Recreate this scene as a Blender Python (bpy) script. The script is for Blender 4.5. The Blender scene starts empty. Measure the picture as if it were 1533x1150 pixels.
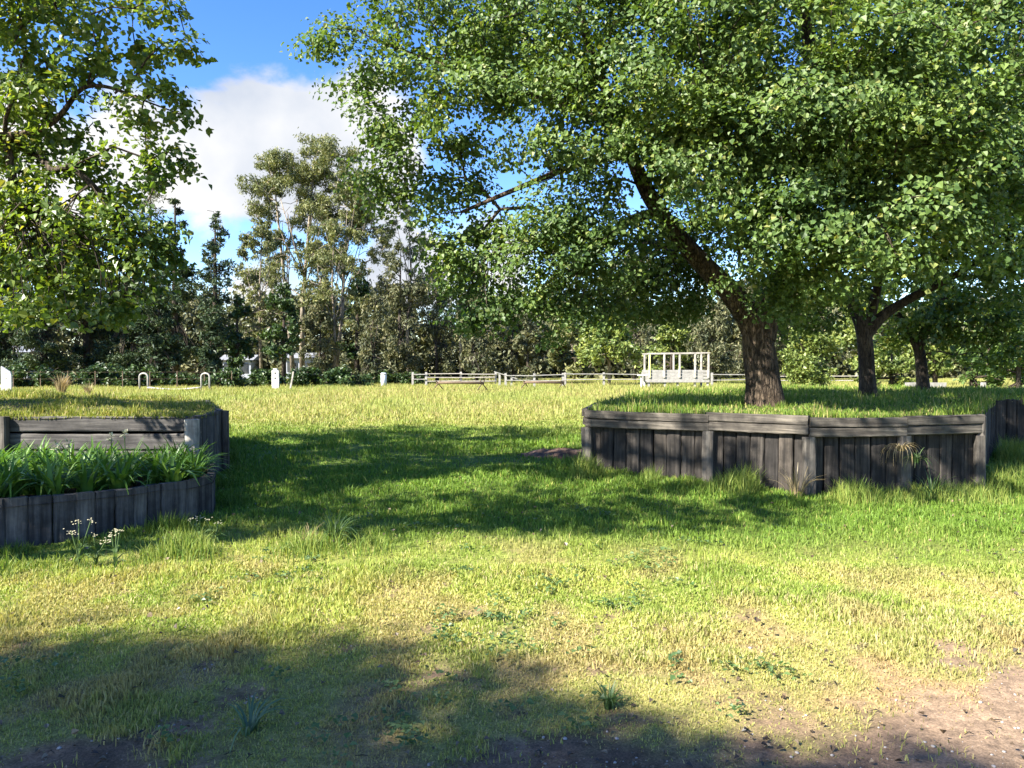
import bpy, math, random
import numpy as np
from mathutils import Vector

R = math.radians
scene = bpy.context.scene
COL = scene.collection
rs = np.random.default_rng(7)

# ------------------------------------------------------------------ camera
F = 1150.0; CX = 766.5; CY = 575.0; CAMH = 1.6
PITCH = math.atan(25 / F)
cam = bpy.data.objects.new('camera', bpy.data.cameras.new('camera'))
COL.objects.link(cam)
cam.location = (0, 0, CAMH)
cam.rotation_euler = (R(90) - PITCH, 0, 0)
cam.data.sensor_width = 36; cam.data.lens = 36 * F / 1533
cam.data.clip_end = 2000
scene.camera = cam

def at(px, py, Y):
    """point at distance Y seen at that place of the photo"""
    a = (px - CX) / F; b = (CY - py) / F
    dy = math.cos(PITCH) + b * math.sin(PITCH)
    dz = -math.sin(PITCH) + b * math.cos(PITCH)
    t = Y / dy
    return np.array((a * t, Y, CAMH + dz * t))

def ss(a, b, x):
    t = np.clip((np.asarray(x, float) - a) / (b - a), 0, 1)
    return t * t * (3 - 2 * t)

def gz(y):
    return 0.18 * ss(7.5, 12, y) + 0.2 * ss(14, 42, y)

# value noise ---------------------------------------------------------------
_tab = np.random.default_rng(3).random((256, 256))
def vnoise(x, y):
    x = np.asarray(x, float); y = np.asarray(y, float)
    xi = np.floor(x).astype(int); yi = np.floor(y).astype(int)
    fx = x - xi; fy = y - yi
    fx = fx * fx * (3 - 2 * fx); fy = fy * fy * (3 - 2 * fy)
    g = lambda i, j: _tab[i & 255, j & 255]
    return (g(xi, yi) * (1 - fx) + g(xi + 1, yi) * fx) * (1 - fy) + (g(xi, yi + 1) * (1 - fx) + g(xi + 1, yi + 1) * fx) * fy
def fbm(x, y, o=4):
    s = 0; a = .5; t = 0
    for k in range(o):
        s = s + a * vnoise(x * 2 ** k + 17.3 * k, y * 2 ** k + 5.1 * k); t += a; a *= .5
    return s / t

# ------------------------------------------------------------------ helpers
def tag(o, label=None, cat=None, group=None, kind=None):
    if label: o['label'] = label
    if cat: o['category'] = cat
    if group: o['group'] = group
    if kind: o['kind'] = kind
    return o

def empty(name, loc=(0, 0, 0), rz=0):
    o = bpy.data.objects.new(name, None); COL.objects.link(o)
    o.location = tuple(float(c) for c in loc); o.rotation_euler = (0, 0, rz)
    o.empty_display_size = .2
    return o

def link_mesh(name, me, mat, parent=None, loc=None):
    o = bpy.data.objects.new(name, me); COL.objects.link(o)
    if mat: me.materials.append(mat)
    if parent: o.parent = parent
    if loc is not None: o.location = tuple(float(c) for c in loc)
    return o

def mesh_np(name, V, Fc, smooth=False, col=None):
    """V (n,3), Fc (m,k) uniform polygons"""
    V = np.ascontiguousarray(V, np.float32); Fc = np.ascontiguousarray(Fc, np.int32)
    me = bpy.data.meshes.new(name)
    k = Fc.shape[1]
    me.vertices.add(len(V)); me.vertices.foreach_set('co', V.ravel())
    me.loops.add(Fc.size); me.loops.foreach_set('vertex_index', Fc.ravel())
    me.polygons.add(len(Fc)); me.polygons.foreach_set('loop_start', np.arange(0, Fc.size, k, dtype=np.int32))
    if smooth: me.polygons.foreach_set('use_smooth', np.ones(len(Fc), bool))
    else: me.polygons.foreach_set('use_smooth', np.zeros(len(Fc), bool))
    me.update(calc_edges=True)
    if col is not None:
        a = me.attributes.new('Col', 'FLOAT_COLOR', 'POINT')
        c = np.ones((len(V), 4), np.float32); c[:, :col.shape[1]] = col
        a.data.foreach_set('color', c.ravel())
    return me

class MB:
    """collects polygons for one mesh"""
    def __init__(s): s.v = []; s.f = []
    def add(s, vs, fs):
        n = len(s.v); s.v += [tuple(map(float, p)) for p in vs]; s.f += [tuple(i + n for i in f) for f in fs]
    def plank(s, c, u, v, w, L, W, T, jit=.004, bev=.008, seg=6, rnd=random):
        """a sawn board: centre c, unit axes u (length) v (width) w (thickness); chamfered, slightly warped"""
        c = np.array(c, float); u = np.array(u, float); v = np.array(v, float); w = np.array(w, float)
        b = min(bev, W * .3, T * .3)
        prof = [(-W/2+b, -T/2), (W/2-b, -T/2), (W/2, -T/2+b), (W/2, T/2-b), (W/2-b, T/2), (-W/2+b, T/2), (-W/2, T/2-b), (-W/2, -T/2+b)]
        vs = []; fs = []
        ph = rnd.uniform(0, 6); am = rnd.uniform(-1, 1) * jit * 1.5
        for i in range(seg + 1):
            t = -L/2 + L * i / seg
            k = .985 if i in (0, seg) else 1
            bow = am * math.sin(math.pi * i / seg + ph * .1)
            for (a, d) in prof:
                p = c + u * (t + rnd.uniform(-jit, jit)) + v * (a * k + bow + rnd.uniform(-jit, jit) * .6) + w * (d * k + rnd.uniform(-jit, jit) * .6)
                vs.append(p)
        for i in range(seg):
            for j in range(8):
                fs.append((i*8+j, i*8+(j+1) % 8, (i+1)*8+(j+1) % 8, (i+1)*8+j))
        fs.append(tuple(reversed(range(8)))); fs.append(tuple(seg*8 + j for j in range(8)))
        s.add(vs, fs)
    def box(s, c, sx, sy, sz, jit=0.003, bev=.006):
        d = [(sx, (1,0,0)), (sy, (0,1,0)), (sz, (0,0,1))]
        d.sort(key=lambda e: -e[0])
        u, v, w = d[0][1], d[1][1], d[2][1]
        if np.dot(np.cross(u, v), w) < 0: v = tuple(-a for a in v)
        s.plank(c, u, v, w, d[0][0], d[1][0], d[2][0], jit, bev, 4)
    def bar(s, p, q, W, T=None, jit=.003):
        p = np.array(p, float); q = np.array(q, float); T = T or W
        L = np.linalg.norm(q - p); u = (q - p) / L
        h = np.array((0, 0, 1.)) if abs(u[2]) < .9 else np.array((0, 1., 0))
        v = np.cross(h, u); v /= np.linalg.norm(v); w = np.cross(u, v)
        s.plank((p + q) / 2, u, v, w, L, W, T, jit, .006, 4)
    def tube(s, pts, rad, sides=8, cap=True):
        pts = [np.array(p, float) for p in pts]
        if not hasattr(rad, '__len__'): rad = [rad] * len(pts)
        n = None; vs = []; fs = []
        for i, p in enumerate(pts):
            d = pts[min(i+1, len(pts)-1)] - pts[max(i-1, 0)]; d /= (np.linalg.norm(d) + 1e-9)
            if n is None:
                n = np.cross(d, (0.3, .2, 1) if abs(d[2]) < .95 else (1, .1, 0))
            n = n - d * np.dot(n, d); n /= (np.linalg.norm(n) + 1e-9)
            b = np.cross(d, n)
            for k in range(sides):
                a = 2 * math.pi * k / sides
                vs.append(p + (n * math.cos(a) + b * math.sin(a)) * rad[i])
        for i in range(len(pts) - 1):
            for k in range(sides):
                fs.append((i*sides+k, i*sides+(k+1) % sides, (i+1)*sides+(k+1) % sides, (i+1)*sides+k))
        if cap:
            fs.append(tuple(reversed(range(sides)))); fs.append(tuple((len(pts)-1)*sides + k for k in range(sides)))
        s.add(vs, fs)
    def build(s, name, mat, parent=None, smooth=False, loc=None):
        me = bpy.data.meshes.new(name); me.from_pydata(s.v, [], s.f)
        if smooth: me.polygons.foreach_set('use_smooth', [True] * len(me.polygons))
        me.update()
        return link_mesh(name, me, mat, parent, loc)

# ------------------------------------------------------------------ materials
def newmat(name):
    m = bpy.data.materials.new(name); m.use_nodes = True
    nt = m.node_tree; nt.nodes.clear()
    return m, nt, nt.nodes, nt.links
def N(ns, t, **k):
    n = ns.new(t)
    for a, b in k.items():
        if a.startswith('i_'): n.inputs[a[2:].replace('_', ' ')].default_value = b
        else: setattr(n, a, b)
    return n
def ramp(ns, stops, interp='LINEAR'):
    r = ns.new('ShaderNodeValToRGB'); cr = r.color_ramp; cr.interpolation = interp
    while len(cr.elements) < len(stops): cr.elements.new(.5)
    for e, (p, c) in zip(cr.elements, stops):
        e.position = p; e.color = (*c, 1)
    return r
def mixrgb(ns, ls, a, b, fac, mode='MIX'):
    n = ns.new('ShaderNodeMix'); n.data_type = 'RGBA'; n.blend_type = mode
    for sock, v in ((n.inputs[0], fac), (n.inputs[6], a), (n.inputs[7], b)):
        if hasattr(v, 'node'): ls.new(v, sock)
        else: sock.default_value = v if not isinstance(v, tuple) else (*v, 1)
    return n.outputs[2]

def leaf_mat(name, stops, trans=.4, rough=.45, spec=.4, tboost=(1.5, 1.5, .7)):
    m, nt, ns, ls = newmat(name)
    g = ns.new('ShaderNodeNewGeometry')
    r = ramp(ns, stops); ls.new(g.outputs['Random Per Island'], r.inputs[0])
    tc = ns.new('ShaderNodeTexCoord')
    no = N(ns, 'ShaderNodeTexNoise', i_Scale=.9, i_Detail=2.0); ls.new(tc.outputs['Object'], no.inputs['Vector'])
    r2 = ramp(ns, [(.3, (.64, .72, .74)), (.7, (1.32, 1.22, 1.0))]); ls.new(no.outputs[0], r2.inputs[0])
    c = mixrgb(ns, ls, r.outputs[0], r2.outputs[0], 1.0, 'MULTIPLY')
    p = N(ns, 'ShaderNodeBsdfPrincipled'); p.inputs['Roughness'].default_value = rough
    p.inputs['Specular IOR Level'].default_value = spec
    ls.new(c, p.inputs['Base Color'])
    t = ns.new('ShaderNodeBsdfTranslucent')
    ct = mixrgb(ns, ls, c, tboost, 1.0, 'MULTIPLY'); ls.new(ct, t.inputs[0])
    mx = ns.new('ShaderNodeMixShader'); mx.inputs[0].default_value = trans
    ls.new(p.outputs[0], mx.inputs[1]); ls.new(t.outputs[0], mx.inputs[2])
    o = ns.new('ShaderNodeOutputMaterial'); ls.new(mx.outputs[0], o.inputs[0])
    return m

def grass_mat(name, trans=.35):
    m, nt, ns, ls = newmat(name)
    a = N(ns, 'ShaderNodeAttribute', attribute_name='Col')
    p = ns.new('ShaderNodeBsdfPrincipled'); p.inputs['Roughness'].default_value = .55
    p.inputs['Specular IOR Level'].default_value = .25
    ls.new(a.outputs['Color'], p.inputs['Base Color'])
    t = ns.new('ShaderNodeBsdfTranslucent')
    ct = mixrgb(ns, ls, a.outputs['Color'], (1.3, 1.3, .7), 1.0, 'MULTIPLY'); ls.new(ct, t.inputs[0])
    mx = ns.new('ShaderNodeMixShader'); mx.inputs[0].default_value = trans
    ls.new(p.outputs[0], mx.inputs[1]); ls.new(t.outputs[0], mx.inputs[2])
    o = ns.new('ShaderNodeOutputMaterial'); ls.new(mx.outputs[0], o.inputs[0])
    return m

def bark_mat(name, dark, light, scale=(7, 7, 1.6), bump=.6, patch=None):
    m, nt, ns, ls = newmat(name)
    tc = ns.new('ShaderNodeTexCoord')
    mp = ns.new('ShaderNodeMapping'); mp.inputs['Scale'].default_value = scale
    ls.new(tc.outputs['Object'], mp.inputs[0])
    no = N(ns, 'ShaderNodeTexNoise', i_Scale=2.2, i_Detail=7.0, i_Roughness=.65, i_Distortion=.6); ls.new(mp.outputs[0], no.inputs['Vector'])
    r = ramp(ns, [(.32, dark), (.68, light)]); ls.new(no.outputs[0], r.inputs[0])
    c = r.outputs[0]
    n2 = N(ns, 'ShaderNodeTexNoise', i_Scale=1.7, i_Detail=3.0); ls.new(tc.outputs['Object'], n2.inputs['Vector'])
    r2 = ramp(ns, [(.35, (.65, .65, .62)), (.7, patch or (1.25, 1.2, 1.1))]); ls.new(n2.outputs[0], r2.inputs[0])
    c = mixrgb(ns, ls, c, r2.outputs[0], 1.0, 'MULTIPLY')
    p = ns.new('ShaderNodeBsdfPrincipled'); p.inputs['Roughness'].default_value = .9
    p.inputs['Specular IOR Level'].default_value = .2
    ls.new(c, p.inputs['Base Color'])
    vo = N(ns, 'ShaderNodeTexVoronoi', i_Scale=3.2); vo.feature = 'DISTANCE_TO_EDGE'
    wv = N(ns, 'ShaderNodeVectorMath', operation='ADD'); sc = N(ns, 'ShaderNodeVectorMath', operation='SCALE'); sc.inputs['Scale'].default_value = .5
    ls.new(no.outputs[1], sc.inputs[0]); ls.new(mp.outputs[0], wv.inputs[0]); ls.new(sc.outputs[0], wv.inputs[1]); ls.new(wv.outputs[0], vo.inputs['Vector'])
    rv = ramp(ns, [(.0, (.3, .28, .26)), (.14, (1, 1, 1))]); ls.new(vo.outputs['Distance'], rv.inputs[0])
    c = mixrgb(ns, ls, c, rv.outputs[0], .8, 'MULTIPLY'); ls.new(c, p.inputs['Base Color'])
    hm = N(ns, 'ShaderNodeMath', operation='MINIMUM'); hm.inputs[1].default_value = .16; ls.new(vo.outputs['Distance'], hm.inputs[0])
    ha = N(ns, 'ShaderNodeMath', operation='MULTIPLY_ADD'); ha.inputs[1].default_value = 4.0; ls.new(hm.outputs[0], ha.inputs[0]); ls.new(no.outputs[0], ha.inputs[2])
    b = N(ns, 'ShaderNodeBump', i_Strength=bump, i_Distance=.05); ls.new(ha.outputs[0], b.inputs['Height']); ls.new(b.outputs[0], p.inputs['Normal'])
    o = ns.new('ShaderNodeOutputMaterial'); ls.new(p.outputs[0], o.inputs[0])
    return m

def wood_mat(name, dark, light, axis='z', bump=.5, moss=0.0):
    """weathered timber, grain along the object's local axis, every board its own tone"""
    m, nt, ns, ls = newmat(name)
    tc = ns.new('ShaderNodeTexCoord'); g = ns.new('ShaderNodeNewGeometry')
    mp = ns.new('ShaderNodeMapping')
    mp.inputs['Scale'].default_value = {'z': (26, 26, 1.3), 'x': (1.3, 26, 26)}[axis]
    off = N(ns, 'ShaderNodeVectorMath', operation='ADD')
    sc = N(ns, 'ShaderNodeMath', operation='MULTIPLY'); sc.inputs[1].default_value = 37.0
    ls.new(g.outputs['Random Per Island'], sc.inputs[0])
    ls.new(tc.outputs['Object'], off.inputs[0]); ls.new(sc.outputs[0], off.inputs[1])
    ls.new(off.outputs[0], mp.inputs[0])
    no = N(ns, 'ShaderNodeTexNoise', i_Scale=1.0, i_Detail=8.0, i_Roughness=.62, i_Distortion=.4); ls.new(mp.outputs[0], no.inputs['Vector'])
    mid = tuple((a * .6 + b * .4) for a, b in zip(dark, light))
    r = ramp(ns, [(.28, dark), (.5, mid), (.72, light)]); ls.new(no.outputs[0], r.inputs[0])
    rt = ramp(ns, [(0, (.5, .5, .52)), (.45, (.9, .88, .86)), (.8, (1.15, 1.08, 1.0)), (1, (1.5, 1.45, 1.35))]); ls.new(g.outputs['Random Per Island'], rt.inputs[0])
    c = mixrgb(ns, ls, r.outputs[0], rt.outputs[0], 1.0, 'MULTIPLY')
    # stains
    n2 = N(ns, 'ShaderNodeTexNoise', i_Scale=3.1, i_Detail=5.0, i_Roughness=.7); ls.new(off.outputs[0], n2.inputs['Vector'])
    r2 = ramp(ns, [(.36, (.4, .4, .42)), (.6, (1.0, 1.0, 1.0)), (.8, (1.2, 1.15, 1.05))]); ls.new(n2.outputs[0], r2.inputs[0])
    c = mixrgb(ns, ls, c, r2.outputs[0], .85, 'MULTIPLY')
    p = ns.new('ShaderNodeBsdfPrincipled'); p.inputs['Roughness'].default_value = .85
    p.inputs['Specular IOR Level'].default_value = .25
    ls.new(c, p.inputs['Base Color'])
    b = N(ns, 'ShaderNodeBump', i_Strength=bump, i_Distance=.02); ls.new(no.outputs[0], b.inputs['Height']); ls.new(b.outputs[0], p.inputs['Normal'])
    o = ns.new('ShaderNodeOutputMaterial'); ls.new(p.outputs[0], o.inputs[0])
    return m

def plain_mat(name, c1, c2, scale=8, rough=.7, metal=0, bump=.15):
    m, nt, ns, ls = newmat(name)
    tc = ns.new('ShaderNodeTexCoord')
    no = N(ns, 'ShaderNodeTexNoise', i_Scale=scale, i_Detail=6.0, i_Roughness=.65); ls.new(tc.outputs['Object'], no.inputs['Vector'])
    r = ramp(ns, [(.3, c1), (.7, c2)]); ls.new(no.outputs[0], r.inputs[0])
    p = ns.new('ShaderNodeBsdfPrincipled'); p.inputs['Roughness'].default_value = rough; p.inputs['Metallic'].default_value = metal
    ls.new(r.outputs[0], p.inputs['Base Color'])
    b = N(ns, 'ShaderNodeBump', i_Strength=bump, i_Distance=.02); ls.new(no.outputs[0], b.inputs['Height']); ls.new(b.outputs[0], p.inputs['Normal'])
    o = ns.new('ShaderNodeOutputMaterial'); ls.new(p.outputs[0], o.inputs[0])
    return m

def ground_mat(name):
    m, nt, ns, ls = newmat(name)
    a = N(ns, 'ShaderNodeAttribute', attribute_name='Col')
    tc = ns.new('ShaderNodeTexCoord')
    no = N(ns, 'ShaderNodeTexNoise', i_Scale=14.0, i_Detail=8.0, i_Roughness=.7); ls.new(tc.outputs['Object'], no.inputs['Vector'])
    r = ramp(ns, [(.3, (.55, .55, .55)), (.7, (1.4, 1.4, 1.35))]); ls.new(no.outputs[0], r.inputs[0])
    c = mixrgb(ns, ls, a.outputs['Color'], r.outputs[0], 1.0, 'MULTIPLY')
    n4 = N(ns, 'ShaderNodeTexNoise', i_Scale=95.0, i_Detail=4.0, i_Roughness=.8); ls.new(tc.outputs['Object'], n4.inputs['Vector'])
    r4 = ramp(ns, [(.35, (.45, .45, .45)), (.65, (1.5, 1.47, 1.42))]); ls.new(n4.outputs[0], r4.inputs[0])
    c = mixrgb(ns, ls, c, r4.outputs[0], .8, 'MULTIPLY')
    n3 = N(ns, 'ShaderNodeTexVoronoi', i_Scale=55.0); ls.new(tc.outputs['Object'], n3.inputs['Vector'])
    r3 = ramp(ns, [(.0, (1.25, 1.22, 1.2)), (.5, (.85, .85, .85))]); ls.new(n3.outputs['Distance'], r3.inputs[0])
    c = mixrgb(ns, ls, c, r3.outputs[0], .6, 'MULTIPLY')
    p = ns.new('ShaderNodeBsdfPrincipled'); p.inputs['Roughness'].default_value = .95
    p.inputs['Specular IOR Level'].default_value = .15
    ls.new(c, p.inputs['Base Color'])
    b = N(ns, 'ShaderNodeBump', i_Strength=.5, i_Distance=.03); ls.new(no.outputs[0], b.inputs['Height']); ls.new(b.outputs[0], p.inputs['Normal'])
    o = ns.new('ShaderNodeOutputMaterial'); ls.new(p.outputs[0], o.inputs[0])
    return m

M = {}
M['grass'] = grass_mat('grass')
M['ground'] = ground_mat('ground')
M['leaf_sweetgum'] = leaf_mat('leaf_sweetgum', [(0, (.058, .105, .028)), (.5, (.09, .15, .04)), (.9, (.13, .19, .056)), (1, (.21, .225, .075))], trans=.33, rough=.5, spec=.36, tboost=(1.7, 1.7, .6))
M['leaf_yellow'] = leaf_mat('leaf_yellow', [(0, (.06, .105, .025)), (.5, (.105, .17, .038)), (.9, (.16, .22, .05)), (1, (.25, .24, .06))], trans=.45, rough=.4, spec=.45, tboost=(1.7, 1.6, .5))
M['leaf_euc'] = leaf_mat('leaf_euc', [(0, (.075, .095, .04)), (.5, (.13, .15, .06)), (1, (.21, .21, .095))], trans=.2, spec=.3)
M['leaf_pine'] = leaf_mat('leaf_pine', [(0, (.02, .036, .02)), (.6, (.036, .06, .03)), (1, (.075, .1, .045))], trans=.1, spec=.2)
M['leaf_oak'] = leaf_mat('leaf_oak', [(0, (.045, .055, .03)), (.5, (.09, .1, .055)), (1, (.16, .155, .09))], trans=.15, spec=.2)
M['leaf_bush'] = leaf_mat('leaf_bush', [(0, (.08, .12, .032)), (.5, (.14, .19, .05)), (1, (.22, .25, .075))], trans=.3)
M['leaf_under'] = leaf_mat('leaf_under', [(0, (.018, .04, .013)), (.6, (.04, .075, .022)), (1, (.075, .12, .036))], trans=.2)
M['bark'] = bark_mat('bark', (.035, .025, .018), (.17, .13, .096), bump=.9)
M['bark_dark'] = bark_mat('bark_dark', (.03, .024, .02), (.11, .09, .07))
M['bark_pale'] = bark_mat('bark_pale', (.13, .11, .085), (.38, .33, .27), scale=(3, 3, .7), bump=.25)
M['bark_grey'] = bark_mat('bark_grey', (.04, .034, .03), (.12, .1, .085))
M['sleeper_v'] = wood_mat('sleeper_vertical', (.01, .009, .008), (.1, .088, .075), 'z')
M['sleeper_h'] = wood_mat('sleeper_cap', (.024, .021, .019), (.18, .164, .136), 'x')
M['sleeper_post'] = wood_mat('sleeper_post', (.03, .027, .024), (.17, .158, .138), 'z')
M['sleeper_bluish'] = wood_mat('sleeper_weathered', (.028, .028, .029), (.13, .127, .124), 'x')
M['sleeper_bluish_v'] = wood_mat('sleeper_weathered_vertical', (.036, .035, .034), (.17, .163, .153), 'z')
M['post_pale'] = wood_mat('pale_timber', (.2, .19, .17), (.5, .48, .43), 'z')
M['white_paint'] = plain_mat('white_paint', (.34, .335, .31), (.52, .51, .48), 6, .6)
M['old_white'] = plain_mat('old_white_paint', (.17, .16, .145), (.31, .3, .27), 5, .7)
M['grey_rail'] = plain_mat('grey_rail', (.2, .18, .155), (.42, .39, .34), 5, .8)
M['brown_wood'] = plain_mat('brown_wood', (.05, .035, .02), (.15, .1, .06), 6, .8)
M['galv'] = plain_mat('galvanised_pipe', (.22, .21, .19), (.36, .345, .31), 9, .6, 0)
M['dark_mark'] = plain_mat('dark_mark', (.02, .02, .02), (.05, .05, .05), 9)
M['strap'] = leaf_mat('strap_leaf', [(0, (.05, .12, .02)), (.6, (.1, .2, .035)), (1, (.18, .28, .06))], trans=.3, rough=.45, spec=.35)
M['flower'] = plain_mat('cream_flower', (.36, .36, .2), (.55, .52, .36), 20)
M['seed_head'] = plain_mat('seed_head', (.2, .19, .11), (.36, .33, .22), 20)
M['weed'] = leaf_mat('weed_green', [(0, (.05, .1, .03)), (1, (.12, .18, .07))], trans=.3)
M['blue_weed'] = leaf_mat('blue_green_weed', [(0, (.07, .13, .07)), (1, (.14, .21, .12))], trans=.3)
M['dry'] = leaf_mat('dry_straw', [(0, (.22, .17, .09)), (1, (.42, .34, .2))], trans=.3, tboost=(1.1, 1.0, .8))
M['litter'] = leaf_mat('litter', [(0, (.02, .015, .01)), (.5, (.08, .055, .035)), (1, (.2, .155, .105))], trans=.05, tboost=(1, 1, 1))
M['stone'] = plain_mat('stone', (.16, .14, .12), (.4, .37, .34), 25, .85)
M['mulch'] = plain_mat('mulch', (.035, .022, .015), (.15, .09, .06), 18, .95, 0, .8)
M['house_wall'] = plain_mat('pale_wall', (.22, .24, .28), (.3, .32, .36), 3)
M['house_roof'] = plain_mat('metal_roof', (.14, .15, .17), (.2, .21, .23), 3)
M['glass'] = plain_mat('window_glass', (.02, .025, .03), (.05, .055, .06), 3, .1)

# ------------------------------------------------------------------ ground
def dirt(x, y):
    """bare earth: foot of the picture, spreading out as a dirt track on the right"""
    n = fbm(x * 1.3 + 40, y * 1.3 + 9); n2 = fbm(x * 4.1, y * 4.1 + 30)
    edge = 3.2 + .72 * ss(.9, 2.6, x) + .1 * ss(1.5, 2.4, x) + (n - .5) * 1.7 + (n2 - .5) * 1.2
    d = ss(.25, -.3, y - edge)
    # worn patches
    pt = ss(.56, .68, fbm(x * 2.3 + 80, y * 1.6 + 3)) * ss(4.7, 3.3, y) * .7 + ss(.66, .73, fbm(x * 4.3 + 20, y * 3.2 + 13)) * ss(7, 4.6, y) * .75
    return np.clip(np.maximum(d, pt), 0, 1)

def lush(x, y):
    n = fbm(x * .5 + 3, y * .5 + 7)
    a = ss(5.6, 7.6, y + (n - .5) * 2.5 + .0 * x) * ss(23, 15, y + (n - .5) * 6)
    return np.clip(a, 0, 1)

def grass_color(x, y, u, v):
    """blade colour: u, v random per blade"""
    L = lush(x, y)[:, None]
    n = fbm(x * 1.7 + 50, y * 1.7)[:, None]; n2 = fbm(x * .45 + 9, y * .45 + 60)[:, None]
    green = np.array((.115, .19, .026)); yg = np.array((.27, .33, .065)); ye = np.array((.38, .38, .1)); tan = np.array((.46, .4, .2))
    near = yg * (1 - ss(.3, .75, u)[:, None]) + ye * ss(.3, .75, u)[:, None]
    near = near * (1 - .55 * ss(.45, .72, n)) + green * 1.25 * .55 * ss(.45, .72, n)
    near = np.where((v < .1 + .25 * ss(.5, .7, n2[:, 0]))[:, None], tan, near)
    st = (ss(.5, .68, fbm(x * 3.1 + 7, y * 2.2 + 21)) * .55 + .35 * ss(5.2, 3.4, y) + .3 * ss(.5, 2.6, x) * ss(5.5, 3.8, y))[:, None]
    near = near * (1 - st) + np.array((.36, .29, .125)) * (.7 + .6 * u[:, None]) * st
    lu = green * (.75 + .7 * u[:, None]); lu = np.where((v < .06)[:, None], ye * .8, lu)
    fz = ss(16, 24, y)[:, None]
    nf = fbm(x * .25, y * .12 + 20)[:, None]
    field = np.array((.285, .3, .082)) * (.7 + .5 * u[:, None])
    field = np.where((v < .22)[:, None], np.array((.38, .31, .13)), field)
    field = field * (1 - .5 * ss(.45, .65, nf)) + np.array((.22, .28, .06)) * .5 * ss(.45, .65, nf)
    c = near * (1 - L) + lu * L
    c = c * (1 - fz) + field * fz
    return c

def ground_color(x, y):
    u = np.full_like(x, .45); v = np.full_like(x, .9)
    g = grass_color(x, y, u, v) * np.array((.8, .72, .85))
    d = dirt(x, y)[:, None]
    n = fbm(x * 3 + 5, y * 3)[:, None]
    earth = np.array((.17, .115, .078)) * (.45 + 1.0 * n)
    r = ss(1.2, 2.2, x)[:, None] * ss(5.0, 3.6, y)[:, None]
    earth = earth * (1 - r) + np.array((.235, .168, .115)) * (.8 + .4 * n) * r
    return g * (1 - d) + earth * d

def make_ground():
    ys = np.concatenate([np.linspace(-40, 1, 20, endpoint=False), np.linspace(1, 9, 160, endpoint=False), np.linspace(9, 25, 110, endpoint=False), np.geomspace(25, 900, 90)])
    t = np.linspace(-1, 1, 221)
    V = []
    for y in ys:
        hw = np.interp(y, [-40, 0, 2, 30, 100, 900], [40, 8, 9, 45, 160, 1200])
        x = np.sign(t) * (np.abs(t) ** 1.15) * hw
        z = gz(np.full_like(x, y)) + ((fbm(x * 1.1, x * 0 + y * 1.1) - .5) * .07 + (fbm(x * 5, x * 0 + y * 5) - .5) * .025) * float(ss(60, 20, y))
        V.append(np.stack([x, np.full_like(x, y), z], 1))
    V = np.concatenate(V); nx = len(t); ny = len(ys)
    i, j = np.meshgrid(np.arange(ny - 1), np.arange(nx - 1), indexing='ij')
    q = np.stack([i * nx + j, i * nx + j + 1, (i + 1) * nx + j + 1, (i + 1) * nx + j], -1).reshape(-1, 4)
    me = mesh_np('ground', V, q, True, ground_color(V[:, 0], V[:, 1]))
    tag(link_mesh('ground', me, M['ground']), kind='structure')
make_ground()
def gzn(x, y):
    return gz(y) + ((fbm(x * 1.1, y * 1.1) - .5) * .07 + (fbm(x * 5, y * 5) - .5) * .025) * ss(60, 20, y)

# ------------------------------------------------------------------ planter outlines
RP = [(1.07, 10.8), (2.57, 10.0), (3.59, 9.28), (4.72, 9.26), (5.78, 9.5), (8.2, 13.0), (10.6, 13.1), (13.2, 13.4), (15.5, 17), (13, 21), (8, 22.5), (4.2, 19.5), (2.3, 15.5), (1.45, 12.8)]
LP = [(-13.5, 9.6), (-11, 9.5), (-8.6, 9.5), (-6.3, 9.5), (-3.88, 9.52), (-4.07, 10.8), (-5.5, 14), (-8, 16), (-11, 16.4), (-13.8, 15)]
LOWW = [(-5.3, 6.5), (-4.5, 6.78), (-4.03, 7.07), (-3.65, 7.41), (-3.34, 7.89), (-3.22, 8.27), (-3.38, 8.75), (-3.66, 9.45)]
LOWP = LOWW + [(-6.3, 9.45), (-8, 9.45), (-8, 7.2), (-6.6, 6.7)]
TOP = 1.0
def inside(x, y, poly):
    x = np.asarray(x); y = np.asarray(y); r = np.zeros(x.shape, bool); n = len(poly)
    for i in range(n):
        x1, y1 = poly[i]; x2, y2 = poly[(i + 1) % n]
        c = ((y1 > y) != (y2 > y)) & (x < (x2 - x1) * (y - y1) / (y2 - y1 + 1e-12) + x1)
        r ^= c
    return r
def edge_dist(x, y, poly):
    d = np.full(np.shape(x), 1e9); n = len(poly)
    for i in range(n):
        a = np.array(poly[i]); b = np.array(poly[(i + 1) % n]); ab = b - a
        t = np.clip(((x - a[0]) * ab[0] + (y - a[1]) * ab[1]) / (ab @ ab), 0, 1)
        d = np.minimum(d, np.hypot(x - a[0] - t * ab[0], y - a[1] - t * ab[1]))
    return d
def rp_z(x, y): return TOP - .03 + .05 * ss(0, 2.5, edge_dist(x, y, RP)) + (fbm(x * 1.5, y * 1.5) - .5) * .06
def lp_z(x, y): return TOP - .03 + .13 * ss(0, 2.5, edge_dist(x, y, LP)) + (fbm(x * 1.5, y * 1.5) - .5) * .06
def low_z(x, y): return .36 + (fbm(x * 2, y * 2) - .5) * .06

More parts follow.
